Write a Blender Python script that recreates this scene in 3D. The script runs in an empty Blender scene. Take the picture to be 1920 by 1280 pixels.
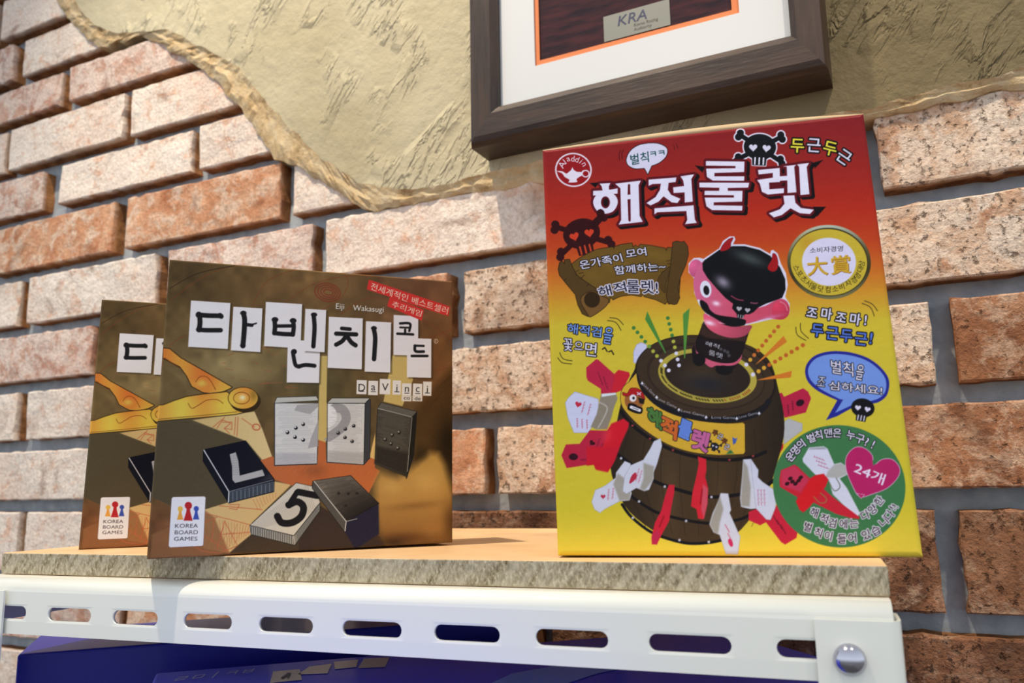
import bpy, bmesh, math, random
import numpy as np
from mathutils import Vector, noise
random.seed(7)
S = bpy.context.scene
COL = S.collection

# ---------------------------------------------------------------- camera
CP = np.array([0.0, -0.5715, 0.0]); FPX = 1550.0
YAW, PIT, ROL = (math.radians(a) for a in (-26.25, 9.85, -1.01))
_f = np.array([math.sin(YAW)*math.cos(PIT), math.cos(YAW)*math.cos(PIT), math.sin(PIT)])
_r = np.array([math.cos(YAW), -math.sin(YAW), 0.0]); _u = np.cross(_r, _f)
RT = math.cos(ROL)*_r + math.sin(ROL)*_u; UP = -math.sin(ROL)*_r + math.cos(ROL)*_u; FW = _f
cd = bpy.data.cameras.new('camera'); cam = bpy.data.objects.new('camera', cd); COL.objects.link(cam)
cd.sensor_width = 36.0; cd.lens = FPX/1920*36.0; cd.clip_start = 0.01; cd.clip_end = 50
from mathutils import Matrix
cam.matrix_world = Matrix(((RT[0], UP[0], -FW[0], CP[0]), (RT[1], UP[1], -FW[1], CP[1]), (RT[2], UP[2], -FW[2], CP[2]), (0, 0, 0, 1)))
cd.dof.use_dof = True; cd.dof.focus_distance = 0.42; cd.dof.aperture_fstop = 14
S.camera = cam

# ---------------------------------------------------------------- world, lamps, exposure
S.view_settings.view_transform = 'Standard'; S.view_settings.look = 'None'
S.view_settings.gamma = 1.0; S.view_settings.use_curve_mapping = False
S.view_settings.exposure = 0.0
W = bpy.data.worlds.new('room_light'); S.world = W; W.use_nodes = True
nt = W.node_tree; nt.nodes.clear()
o = nt.nodes.new('ShaderNodeOutputWorld'); b = nt.nodes.new('ShaderNodeBackground')
tc = nt.nodes.new('ShaderNodeTexCoord'); sx = nt.nodes.new('ShaderNodeSeparateXYZ'); rp = nt.nodes.new('ShaderNodeValToRGB')
mr = nt.nodes.new('ShaderNodeMapRange'); mr.inputs[1].default_value = -1; mr.inputs[2].default_value = 1
nt.links.new(tc.outputs['Generated'], sx.inputs[0]); nt.links.new(sx.outputs['Z'], mr.inputs[0]); nt.links.new(mr.outputs[0], rp.inputs[0])
rp.color_ramp.elements[0].color = (.08, .075, .07, 1); rp.color_ramp.elements[1].color = (.40, .42, .46, 1)
e = rp.color_ramp.elements.new(.38); e.color = (.20, .20, .21, 1); e = rp.color_ramp.elements.new(.5); e.color = (.78, .84, .93, 1); e = rp.color_ramp.elements.new(.66); e.color = (.66, .71, .79, 1)
nt.links.new(rp.outputs[0], b.inputs[0]); b.inputs[1].default_value = 1.35
nt.links.new(b.outputs[0], o.inputs[0])

def spot(name, loc, target, watts, col, size, blend=.6, radius=.02):
    l = bpy.data.lights.new(name, 'SPOT'); l.energy = watts; l.color = col
    l.spot_size = math.radians(size); l.spot_blend = blend; l.shadow_soft_size = radius
    ob = bpy.data.objects.new(name, l); COL.objects.link(ob); ob.location = loc
    ob.rotation_euler = (Vector(target)-Vector(loc)).to_track_quat('-Z', 'Y').to_euler(); return ob
spot('ceiling_spotlight', (-.45, -.54, 1.41), (-.50, -.03, .12), 95, (1.0, .86, .68), 58, .9)
spot('ceiling_spotlight', (.38, -.50, 1.35), (.12, -.02, .22), 55, (1.0, .86, .68), 34, .9)

# ---------------------------------------------------------------- helpers
def ray(px, py): return RT*(px-960)/FPX - UP*(py-640)/FPX + FW
def at(px, py, p0, n):
    v = ray(px, py); p0 = np.asarray(p0, float); n = np.asarray(n, float)
    return CP + v*(np.dot(p0-CP, n)/np.dot(v, n))
def at_y(px, py, y=0.0): return at(px, py, (0, y, 0), (0, 1, 0))
def at_z(px, py, z): return at(px, py, (0, 0, z), (0, 0, 1))
def proj(P):
    P = np.asarray(P, float)-CP; w = P@FW
    return 960+FPX*(P@RT)/w, 640-FPX*(P@UP)/w

def mesh(name, verts, faces, mats=(), parent=None, loc=None, mi=None, smooth=False, uvs=None):
    me = bpy.data.meshes.new(name); me.from_pydata([tuple(map(float, v)) for v in verts], [], faces)
    for m in mats: me.materials.append(m)
    if mi is not None: me.polygons.foreach_set('material_index', mi)
    if smooth: me.polygons.foreach_set('use_smooth', [True]*len(me.polygons))
    me.update()
    return link(name, me, parent, loc)
def link(name, me, parent=None, loc=None):
    ob = bpy.data.objects.new(name, me); COL.objects.link(ob)
    if parent: ob.parent = parent
    if loc is not None: ob.location = loc
    return ob
def from_bm(name, bm, mats=(), parent=None, loc=None, smooth=False):
    bmesh.ops.recalc_face_normals(bm, faces=bm.faces[:])
    me = bpy.data.meshes.new(name); bm.to_mesh(me); bm.free()
    for m in mats: me.materials.append(m)
    if smooth: me.polygons.foreach_set('use_smooth', [True]*len(me.polygons))
    return link(name, me, parent, loc)
def empty(name, loc, rz=0): 
    o = bpy.data.objects.new(name, None); COL.objects.link(o); o.location = loc; o.rotation_euler = (0, 0, rz); o.empty_display_size = .02
    return o
def tag(o, label=None, cat=None, group=None, kind=None):
    if label: o['label'] = label
    if cat: o['category'] = cat
    if group: o['group'] = group
    if kind: o['kind'] = kind
    return o
def bevel(o, w, seg=2, ang=35):
    m = o.modifiers.new('bevel', 'BEVEL'); m.width = w; m.segments = seg; m.limit_method = 'ANGLE'; m.angle_limit = math.radians(ang); return o
def box_bm(a, b, bm=None):
    bm = bm or bmesh.new()
    v = [bm.verts.new((x, y, z)) for x in (a[0], b[0]) for y in (a[1], b[1]) for z in (a[2], b[2])]
    for f in ((0, 1, 3, 2), (4, 6, 7, 5), (0, 4, 5, 1), (2, 3, 7, 6), (0, 2, 6, 4), (1, 5, 7, 3)): bm.faces.new([v[i] for i in f])
    return bm

def lin(c): 
    c = np.asarray(c, float)/255.0
    return np.where(c <= .04045, c/12.92, ((c+.055)/1.055)**2.4)
def rgba(c): return tuple(lin(c))+(1.0,)

class M:
    """tiny node-material builder"""
    def __init__(s, name, base=(200, 200, 200), rough=.6, spec=.5, metal=0, coat=0, coatr=.1):
        s.m = bpy.data.materials.new(name); s.m.use_nodes = True; s.t = s.m.node_tree
        s.b = s.t.nodes['Principled BSDF']; s.b.inputs['Base Color'].default_value = rgba(base)
        s.b.inputs['Roughness'].default_value = rough; s.b.inputs['Specular IOR Level'].default_value = spec
        s.b.inputs['Metallic'].default_value = metal; s.b.inputs['Coat Weight'].default_value = coat; s.b.inputs['Coat Roughness'].default_value = coatr
        s._co = None
    def n(s, t, **kw):
        x = s.t.nodes.new('ShaderNode'+t)
        for k, v in kw.items(): setattr(x, k, v)
        return x
    def l(s, a, b): s.t.links.new(a, b)
    def coord(s, scale=(1, 1, 1), rand=False, rot=(0, 0, 0)):
        tc = s.n('TexCoord'); mp = s.n('Mapping'); mp.inputs['Scale'].default_value = scale; mp.inputs['Rotation'].default_value = rot
        s.l(tc.outputs['Object'], mp.inputs['Vector'])
        if rand:
            oi = s.n('ObjectInfo'); mu = s.n('Math', operation='MULTIPLY'); mu.inputs[1].default_value = 37.0
            cx = s.n('CombineXYZ'); s.l(oi.outputs['Random'], mu.inputs[0]); s.l(mu.outputs[0], cx.inputs[0]); s.l(mu.outputs[0], cx.inputs[2])
            s.l(cx.outputs[0], mp.inputs['Location'])
        return mp.outputs[0]
    def slant(s, ang, stretch):
        tc = s.n('TexCoord'); a = s.n('Mapping'); a.inputs['Rotation'].default_value = (0, ang, 0); b = s.n('Mapping'); b.inputs['Scale'].default_value = (1, 1, stretch)
        s.l(tc.outputs['Object'], a.inputs['Vector']); s.l(a.outputs[0], b.inputs['Vector']); return b.outputs[0]
    def noise(s, co, scale, detail=4, rough=.55, dist=0):
        x = s.n('TexNoise'); x.inputs['Scale'].default_value = scale; x.inputs['Detail'].default_value = detail
        x.inputs['Roughness'].default_value = rough; x.inputs['Distortion'].default_value = dist
        s.l(co, x.inputs['Vector']); return x.outputs['Fac']
    def ramp(s, fac, stops):
        r = s.n('ValToRGB'); el = r.color_ramp.elements
        while len(el) < len(stops): el.new(.5)
        for e, (p, c) in zip(el, stops): e.position = p; e.color = rgba(c) if len(c) == 3 else c
        s.l(fac, r.inputs[0]); return r.outputs[0]
    def mix(s, fac, a, b, mode='MIX'):
        x = s.n('Mix', data_type='RGBA', blend_type=mode)
        for sock, v in ((x.inputs[0], fac), (x.inputs[6], a), (x.inputs[7], b)):
            if isinstance(v, (int, float)): sock.default_value = v
            elif isinstance(v, tuple): sock.default_value = v if len(v) == 4 else rgba(v)
            else: s.l(v, sock)
        return x.outputs[2]
    def math(s, op, a, b=0.0, c=None):
        x = s.n('Math', operation=op)
        for i, v in enumerate((a, b) if c is None else (a, b, c)):
            if isinstance(v, (int, float)): x.inputs[i].default_value = v
            else: s.l(v, x.inputs[i])
        return x.outputs[0]
    def color(s, c): s.l(c, s.b.inputs['Base Color']); return s
    def roughness(s, c): s.l(c, s.b.inputs['Roughness']); return s
    def bump(s, h, dist, strength=1.0):
        x = s.n('Bump'); x.inputs['Distance'].default_value = dist; x.inputs['Strength'].default_value = strength
        s.l(h, x.inputs['Height']); s.l(x.outputs[0], s.b.inputs['Normal']); return s

# ---------------------------------------------------------------- materials
def brick_mat(name, lo, mid, hi, white, wamt, pits=.35):
    m = M(name, mid, .9, .2); co = m.coord((1, 1, 1), True)
    c = m.ramp(m.noise(co, 24, 6, .66, .6), [(.32, lo), (.48, mid), (.64, hi)])
    wf = m.ramp(m.noise(co, 46, 8, .74, .5), [(max(0, .60-wamt*.4), (0, 0, 0, 1)), (min(1, .70-wamt*.4), (1, 1, 1, 1))])
    c = m.mix(wf, c, white)
    c = m.mix(m.ramp(m.noise(co, 9, 2, .5), [(.42, (0, 0, 0, 1)), (.64, (.28, .28, .28, 1))]), c, tuple(int(a*.6+b*.4) for a, b in zip(lo, mid)))
    fine = m.noise(co, 330, 4, .7)
    pit = m.ramp(m.noise(co, 190, 4, .7, .15), [(pits-.07, (0, 0, 0, 1)), (pits+.04, (1, 1, 1, 1))])
    c = m.mix(m.ramp(pit, [(0, (.8, .8, .8, 1)), (.9, (0, 0, 0, 1))]), c, tuple(int(x*.42) for x in lo))
    c = m.mix(m.ramp(fine, [(.34, (.45, .45, .45, 1)), (.56, (0, 0, 0, 1))]), c, tuple(int(x*.72) for x in mid))
    stain = m.ramp(m.noise(co, 14, 3, .5, 1.2), [(.30, (.55, .55, .55, 1)), (.40, (0, 0, 0, 1))])
    c = m.mix(stain, c, tuple(int(x*.66) for x in lo))
    tc = m.n('TexCoord'); sp = m.n('SeparateXYZ'); m.l(tc.outputs['Object'], sp.inputs[0])
    side = m.ramp(sp.outputs['Y'], [(.0030, (0, 0, 0, 1)), (.0060, (1, 1, 1, 1))])
    c = m.mix(side, c, m.mix(m.ramp(m.noise(co, 60, 4, .6), [(.35, (0, 0, 0, 1)), (.65, (1, 1, 1, 1))]), (118, 74, 42), (176, 126, 82)))
    m.color(c)
    h = m.math('ADD', m.math('MULTIPLY', m.noise(co, 80, 6, .7), 1.1), m.math('MULTIPLY', fine, .35))
    h = m.math('ADD', h, m.math('MULTIPLY', pit, .6))
    m.bump(h, .0026, 1.0); return m.m
MB = {
 'w': brick_mat('whitewashed_brick', (198, 146, 116), (228, 188, 162), (236, 210, 188), (242, 230, 216), .56, .27),
 'p': brick_mat('pink_grey_brick', (168, 116, 98), (206, 160, 138), (222, 190, 170), (234, 216, 202), .42, .24),
 'o': brick_mat('orange_brick', (178, 112, 76), (212, 154, 116), (226, 180, 146), (230, 204, 180), .30, .22),
 'r': brick_mat('rough_cream_brick', (168, 116, 84), (212, 176, 146), (228, 204, 180), (232, 214, 194), .40, .40),
 'd': brick_mat('brown_orange_brick', (116, 74, 52), (160, 108, 76), (190, 142, 108), (204, 170, 142), .30, .36),
 'e': brick_mat('dark_brown_brick', (92, 60, 44), (134, 92, 66), (168, 124, 96), (176, 144, 118), .2, .40),  # rough dark brown brick, with shade on the lower right courses painted in too
}
m = M('grey_mortar', (128, 134, 138), .93, .2); co = m.coord(); m.color(m.ramp(m.noise(co, 60, 5), [(.3, (140, 150, 158)), (.7, (176, 184, 190))])); m.bump(m.noise(co, 220, 4), .0012, .7); MORTAR = m.m
m = M('beige_plaster', (176, 166, 138), .7, .3); co = m.slant(-.6, .28); cw = m.coord()
c = m.ramp(m.noise(cw, 5, 4), [(.35, (172, 160, 128)), (.65, (194, 184, 154))])
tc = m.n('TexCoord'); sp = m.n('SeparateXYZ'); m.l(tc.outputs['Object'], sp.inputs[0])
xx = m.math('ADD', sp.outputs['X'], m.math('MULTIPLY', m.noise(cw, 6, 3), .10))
c = m.mix(m.ramp(m.math('ADD', xx, .15), [(.02, (0, 0, 0, 1)), (.16, (1, 1, 1, 1))]), c, (118, 104, 72)); m.color(c)  # shade right of the frame put into the plaster colour as darker olive
patch = m.ramp(m.noise(cw, 11, 2, .5, .8), [(.50, (0, 0, 0, 1)), (.60, (1, 1, 1, 1))])
streak = m.math('MULTIPLY', m.ramp(m.noise(co, 95, 4, .6, .5), [(.46, (0, 0, 0, 1)), (.54, (1, 1, 1, 1))]), patch)
h = m.math('ADD', m.math('MULTIPLY', streak, .8), m.math('MULTIPLY', m.noise(cw, 30, 5, .6), 1.2)); h = m.math('ADD', h, m.math('MULTIPLY', m.noise(cw, 260, 3, .6), .15))
m.bump(h, .0030, .9); PLASTER = m.m
m = M('broken_plaster', (206, 180, 140), .9, .2); co = m.coord(); m.color(m.ramp(m.noise(co, 60, 6, .7), [(.3, (150, 118, 80)), (.44, (204, 176, 132)), (.72, (222, 206, 172))])); m.bump(m.noise(co, 120, 6, .75), .003, 1.0); BROKEN = m.m
m = M('mdf_top', (230, 190, 142), .45, .4); co = m.coord((1, 1, 1)); m.color(m.ramp(m.noise(co, 30, 5), [(.3, (222, 182, 134)), (.7, (238, 202, 154))])); MDFT = m.m
m = M('mdf_edge', (168, 156, 132), .9, .2); co = m.coord((1, 1, .5), rot=(0, .5, 0))
c = m.ramp(m.noise(co, 700, 4, .75, .2), [(.34, (92, 82, 62)), (.5, (146, 134, 108)), (.66, (200, 190, 164))]); c2 = m.ramp(m.noise(m.slant(-.62, .12), 260, 2, .5), [(.38, (0, 0, 0, 1)), (.62, (1, 1, 1, 1))]); c = m.mix(m.math('MULTIPLY', c2, .55), c, (200, 190, 168)); m.color(c); m.bump(m.noise(co, 700, 3), .0008, .6); MDFE = m.m
m = M('white_enamel', (240, 241, 230), .28, .5, coat=.25); WHITE = m.m
m = M('dark_steel', (190, 190, 200), .14, .5, metal=1); MS = m.m
m = M('dark_wood_frame', (52, 38, 30), .42, .4); co = m.coord((1, 8, 8)); m.color(m.ramp(m.noise(co, 14, 6, .6), [(.3, (38, 27, 22)), (.7, (70, 52, 40))])); m.bump(m.noise(co, 60, 4), .0006, .4); WOODH = m.m
m = M('dark_wood_frame_upright', (52, 38, 30), .42, .4); co = m.coord((8, 8, 1)); m.color(m.ramp(m.noise(co, 14, 6, .6), [(.3, (38, 27, 22)), (.7, (70, 52, 40))])); m.bump(m.noise(co, 60, 4), .0006, .4); WOODV = m.m
MAT = M('cream_mount_board', (212, 214, 214), .8, .3).m
SLIP = M('orange_mount_slip', (218, 128, 78), .7, .3).m
m = M('dark_cloth_picture', (52, 38, 44), .9, .2); co = m.coord((1, 1, 6)); m.color(m.ramp(m.noise(co, 40, 4), [(.35, (40, 32, 40)), (.65, (72, 42, 46))])); PIC = m.m
PLAQ = M('brushed_plaque', (132, 132, 122), .4, .5, metal=.4).m
INK = M('navy_ink', (44, 46, 84), .5).m
INK2 = M('brown_ink', (84, 72, 66), .5).m
NAVY = M('navy_glossy_carton', (34, 34, 140), .4, .25, coat=.1).m
PURP = M('purple_glossy_carton', (84, 88, 222), .45, .25, coat=.1).m
FLOORM = M('grey_floor', (110, 105, 100), .6).m

# ---------------------------------------------------------------- wall
wall = from_bm('wall_back', box_bm((-1.5, .0175, -.9), (.6, .10, .80)), [MORTAR]); tag(wall, kind='structure')
# bottom edge height of each course (left to right the same), measured
ZB = [.690, .622, .556, .4965, .4425, .378, .3195, .252, .1865, .1222, .0575, -.0065, -.0796, -.146, -.212, -.279]
J = {  # course -> measured joints (front end of one brick, front start of next)
 2: [(-.996, -.984)], 3: [(-.9542, -.9362)], 4: [(-.8613, -.844)], 5: [(-.9561, -.9457), (-.7493, -.7365)], 6: [(-.8803, -.846), (-.6439, -.631)],
 7: [(-.7556, -.7334), (-.5251, -.5082)], 8: [(-.9048, -.8857), (-.6855, -.6661), (-.4849, -.4675), (-.243, -.231), (-.022, -.010)],
 9: [(-.775, -.762), (-.553, -.541), (-.3403, -.3257), (-.112, -.100)], 10: [(-.8912, -.872), (-.657, -.645), (-.43, -.418), (-.208, -.196), (.010, .0225)],
 11: [(-.75, -.738), (-.53, -.518), (-.3077, -.2965), (-.084, -.072)], 12: [(-.65, -.638), (-.43, -.418), (-.21, -.198), (.0011, .0140)]}
KIND = {(5, 0): 'p', (6, 0): 'p', (7, 0): 'o'}
def kind_of(c, x):
    px, py = proj((x, 0, ZB[c]+.025))
    if c == 2: return 'w'
    if c == 3: return 'p' if x < -.945 else 'w'
    if c == 4: return 'p' if x < -.85 else 'p'
    if c == 5: return 'w'
    if c == 6: return 'p' if x < -.86 else ('w' if x < -.62 else 'w')
    if c == 7: return 'o' if x < -.52 else 'w'
    if c == 8: return 'w' if x < -.89 else ('w' if x < -.67 else ('p' if x < -.47 else ('w' if x < -.23 else 'r')))
    if c == 9: return 'p' if x < -.54 else ('o' if x < -.33 else 'r')
    if c == 10: return 'w' if x < -.6 else ('r' if x < 0 else 'd')
    if c == 11: return 'w' if x < -.52 else ('o' if x < -.3 else ('r' if x < -.1 else 'd'))
    if c == 12: return 'w' if x < -.42 else 'e'
    return random.choice('wpo') if x < -.4 else 'e'

# plaster outline (flat coat edge) and outer edge of the broken band, as wall points
PL_IN = [(140, 0), (160, 32), (182, 50), (212, 64), (262, 60), (312, 55), (362, 77), (405, 103), (450, 128), (472, 155), (490, 182), (522, 215), (575, 270), (630, 315), (673, 340), (715, 348), (776, 357), (842, 345), (918, 325), (1008, 305), (1120, 288), (1630, 206), (1735, 171), (1919, 128)]
PL_OUT = [(106, 0), (122, 28), (138, 48), (185, 90), (222, 80), (262, 68), (310, 86), (352, 112), (405, 150), (441, 192), (468, 225), (515, 295), (558, 312), (661, 379), (700, 396), (725, 390), (752, 386), (809, 377), (918, 355), (1008, 345), (1120, 320), (1630, 226), (1735, 200), (1919, 163)]
PIN = [at_y(*p, y=-.006) for p in PL_IN]; POUT = [at_y(*p, y=-.0015) for p in PL_OUT]
def tail(P, z0, z1): return [np.array((P[0][0]-.06, P[0][1], z0))] + P + [np.array((.60, P[-1][1], P[-1][2]+z1))]
PIN = tail(PIN, .80, .06); POUT = tail(POUT, .80, .06)
poly = [(p[0], p[2]) for p in PIN]+[(.6, .9), (-.9, .9)]
def inside(x, z, P=poly):
    c = False; j = len(P)-1
    for i in range(len(P)):
        if (P[i][1] > z) != (P[j][1] > z) and x < (P[j][0]-P[i][0])*(z-P[i][1])/(P[j][1]-P[i][1])+P[i][0]: c = not c
        j = i
    return c

def brick(x0, x1, z0, z1, kind, seed, chip=None):
    w, h, d = x1-x0, z1-z0, .030
    nx, nz = max(8, int(w/.009)), 6
    cx, cz = (x0+x1)/2, (z0+z1)/2; verts = []; faces = []; mi = []
    r = random.Random(seed); tilt = (r.uniform(-.0012, .0012), r.uniform(-.0012, .0012), r.uniform(-.001, .001))
    def nz3(a, b, c, s): return noise.noise(Vector((a*s+seed*3.1, b*s, c*s+seed)))
    bev = .0012; idx = {}
    us = [-1, -1+2*bev/w*1.0] + [-1+2*(i/nx) for i in range(1, nx)] + [1-2*bev/w, 1]
    vs = [-1, -1+2*bev/h] + [-1+2*(i/nz) for i in range(1, nz)] + [1-2*bev/h, 1]
    for j, v in enumerate(vs):
        for i, u in enumerate(us):
            x, z = u*w/2, v*h/2; edge = (i in (0, len(us)-1)) or (j in (0, len(vs)-1))
            y = nz3(x, 0, z, 26)*.0016 + nz3(x, 5, z, 90)*.0007 + (bev if edge else 0) + tilt[0]*u + tilt[1]*v + tilt[2]
            if i in (0, len(us)-1): x += nz3(z, u, 0, 70)*.0030
            if j in (0, len(vs)-1): z += nz3(x, v, 3, 90)*.0020
            if chip and (x-chip[0])**2/chip[2]**2+(z-chip[1])**2/chip[3]**2 < 1: y += .006
            idx[(i, j)] = len(verts); verts.append((x, y, z))
    NI, NJ = len(us), len(vs)
    for j in range(NJ-1):
        for i in range(NI-1): faces.append((idx[i, j], idx[i+1, j], idx[i+1, j+1], idx[i, j+1]))
    loop = [(i, 0) for i in range(NI)]+[(NI-1, j) for j in range(1, NJ)]+[(i, NJ-1) for i in range(NI-2, -1, -1)]+[(0, j) for j in range(NJ-2, 0, -1)]
    back = []
    for k in loop:
        x, y, z = verts[idx[k]]; back.append(len(verts)); verts.append((x, d, z))
    for a in range(len(loop)):
        b_ = (a+1) % len(loop); faces.append((idx[loop[a]], back[a], back[b_], idx[loop[b_]]))
    ob = mesh('brick', verts, faces, [MB[kind]], wall, (cx, 0, cz)); ob.matrix_parent_inverse = Matrix()
    return ob
n = 0
for c in range(len(ZB)):
    z0 = ZB[c]; z1 = (ZB[c-1]-.0130) if c else z0+.055
    js = list(J.get(c, [(-.6+(c % 2)*.11, -.588+(c % 2)*.11)]))
    while js[0][0] > -1.30: x = js[0][0]-.2075; js.insert(0, (x-.0125, x))
    while js[-1][1] < .38: x = js[-1][1]+.2115; js.append((x, x+.0125))
    for a, b_ in zip(js[:-1], js[1:]):
        xa, xb = a[1], b_[0]; n += 1
        if all(inside(x, z) for x in np.linspace(xa, xb, 7) for z in (z0, z1)): continue
        if xb < -1.28: continue
        chip = None
        if c == 8 and abs(xb+.243) < .001: chip = ((xb-xa)/2-.004, .006, .022, .017)
        brick(xa, xb, z0, z1, kind_of(c, (xa+xb)/2), n, chip)

# plaster coat: flat sheet with a broken sloping band along its lower edge
def densify(A, B, step=.006):
    oa, ob_ = [], []
    for k in range(len(A)-1):
        nn = max(1, int(max(np.linalg.norm(A[k+1]-A[k]), np.linalg.norm(B[k+1]-B[k]))/step))
        for i in range(nn):
            t = i/nn; oa.append(A[k]*(1-t)+A[k+1]*t); ob_.append(B[k]*(1-t)+B[k+1]*t)
    return oa+[A[-1]], ob_+[B[-1]]
A_, B_ = densify(PIN, POUT)
A_ = [p+np.array((noise.noise(Vector(p)*60)*.0035, 0, noise.noise(Vector(p)*55+Vector((9, 0, 0)))*.0035)) for p in A_]
B_ = [p+np.array((noise.noise(Vector(p)*80)*.004, 0, noise.noise(Vector(p)*75+Vector((4, 0, 0)))*.004)) for p in B_]
for k in range(1, len(A_)): A_[k] = np.array((max(A_[k][0], A_[k-1][0]+.0004), A_[k][1], A_[k][2]))
v_ = []; f_ = []; NR = 10
for p in A_:
    for j in range(NR+1): v_.append((p[0], -.006, p[2]+(.80-p[2])*j/NR))
for i in range(len(A_)-1):
    for j in range(NR): f_.append((i*(NR+1)+j, (i+1)*(NR+1)+j, (i+1)*(NR+1)+j+1, i*(NR+1)+j+1))
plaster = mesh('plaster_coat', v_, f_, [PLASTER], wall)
tag(plaster, 'smooth beige trowelled plaster left over the upper part of the brick wall')
verts = []; faces = []; K = 5
for a, b_ in zip(A_, B_):
    for k in range(K+1):
        t = k/K; p = a*(1-t)+b_*t
        p = p.copy(); q = Vector(p)
        if 0 < k < K: p[1] += noise.noise(q*150)*.0022 + (.0006 if k < 3 else -.0010); p[0] += noise.noise(q*90+Vector((3, 1, 2)))*.002; p[2] += noise.noise(q*90)*.002
        verts.append(p)
    verts.append((b_[0], .019, b_[2]))
st = K+2
for i in range(len(A_)-1):
    for k in range(K+1): faces.append((i*st+k, i*st+k+1, (i+1)*st+k+1, (i+1)*st+k))
band = mesh('broken_plaster_edge', verts, faces, [BROKEN], wall); tag(band, 'sandy broken edge where the plaster has been knocked off the bricks')

floor = from_bm('floor', box_bm((-1.5, -1.6, -.95), (.6, .10, -.90)), [FLOORM]); tag(floor, kind='structure')

# ---------------------------------------------------------------- picture frame
YW, YF, YM = -.006, -.040, -.031
fr = empty('picture_frame', (-.165, YW, .26)); tag(fr, 'dark brown wooden picture frame with cream mount hanging on the plaster', 'picture frame')
FX0, FX1, FZ0, FZ1 = -.2973, -.0335, .2605, .665
def rel(v): return np.asarray(v)-np.array((-.165, YW, .26))
io = at_y(933, 200, YF+.003); ir = at_y(1482, 63.5, YF+.003)
WID = (io[0]-FX0+.002); WZ = io[2]-FZ0
IX0, IX1, IZ0, IZ1 = io[0], ir[0], (io[2]+ir[2])/2, FZ1-WZ
def moulding(name, o0, o1, i0, i1, mat):
    # cross-section from the outer back edge over the face to the inner lip
    sec = [(0, YW), (0.0, YF+.006), (.08, YF+.0015), (.22, YF), (.80, YF+.0005), (.93, YF+.003), (1.0, YF+.0045), (1.0, YM+.004), (.5, YW)]
    v = []
    for (o_, i_) in ((o0, i0), (o1, i1)):
        for t, y in sec: v.append(rel((o_[0]*(1-t)+i_[0]*t, y, o_[1]*(1-t)+i_[1]*t)))
    N = len(sec); f_ = [(k, (k+1) % N, N+(k+1) % N, N+k) for k in range(N)]+[tuple(range(N)), tuple(range(2*N-1, N-1, -1))]
    return mesh(name, v, f_, [mat], fr)
O = [(FX0, FZ0), (FX1, FZ0), (FX1, FZ1), (FX0, FZ1)]; I = [(IX0, IZ0), (IX1, IZ0), (IX1, IZ1), (IX0, IZ1)]
for k in range(4): moulding('frame_rail', O[k], O[(k+1) % 4], I[k], I[(k+1) % 4], WOODH if k % 2 == 0 else WOODV)
def plate(name, a, b, hole, y, t, mat, par=fr, org=rel):
    """flat sheet a..b (x,z) with a rectangular hole, front at y, t thick"""
    bm = bmesh.new(); P = [a, (b[0], a[1]), b, (a[0], b[1])]
    if hole:
        h0, h1 = hole; H = [h0, (h1[0], h0[1]), h1, (h0[0], h1[1])]
        for yy in (y, y+t):
            o_ = [bm.verts.new(org((p[0], yy, p[1]))) for p in P]; i_ = [bm.verts.new(org((p[0], yy, p[1]))) for p in H]
            for k in range(4): bm.faces.new((o_[k], o_[(k+1) % 4], i_[(k+1) % 4], i_[k]))
            if yy == y: fo, fi = o_, i_
            else:
                for k in range(4): bm.faces.new((fo[k], fo[(k+1) % 4], o_[(k+1) % 4], o_[k])); bm.faces.new((fi[k], fi[(k+1) % 4], i_[(k+1) % 4], i_[k]))
    else:
        v = [bm.verts.new(org((p[0], yy, p[1]))) for yy in (y, y+t) for p in P]
        bm.faces.new(v[:4]); bm.faces.new(v[4:][::-1])
        for k in range(4): bm.faces.new((v[k], v[(k+1) % 4], v[4+(k+1) % 4], v[4+k]))
    return from_bm(name, bm, [mat], par)
m0, m1 = at_y(1003, 125, YM), at_y(1386, 22.5, YM); HZ = IZ1-(m0[2]-IZ0)
plate('mount_board', (IX0-.006, IZ0-.006), (IX1+.006, IZ1+.006), ((m0[0], (m0[2]+m1[2])/2), (m1[0], HZ)), YM, .0014, MAT)
s0, s1 = at_y(1012, 113.5, YM+.0015), at_y(1372, 18.5, YM+.0015)
plate('mount_slip', (m0[0]-.004, m0[2]-.004), (m1[0]+.004, HZ+.004), ((s0[0], (s0[2]+s1[2])/2), (s1[0], HZ-.004)), YM+.0015, .001, SLIP)
plate('picture_panel', (s0[0]-.004, s0[2]-.004), (s1[0]+.004, HZ), None, YM+.0030, .003, PIC)
PY = YM+.0024
pc = [at_y(x, y, PY) for x, y in ((1134, 79), (1257, 46), (1255, 0), (1130, 30))]
px0, px1, pz0 = (pc[0][0]+pc[3][0])/2, (pc[1][0]+pc[2][0])/2, (pc[0][2]+pc[1][2])/2; pz1 = (pc[3][2]+pc[2][2])/2
plaque = plate('engraved_plaque', (px0, pz0), (px1, pz1), None, PY, .0006, PLAQ); tag(plaque, 'grey metal plaque with small engraved lettering')

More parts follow.
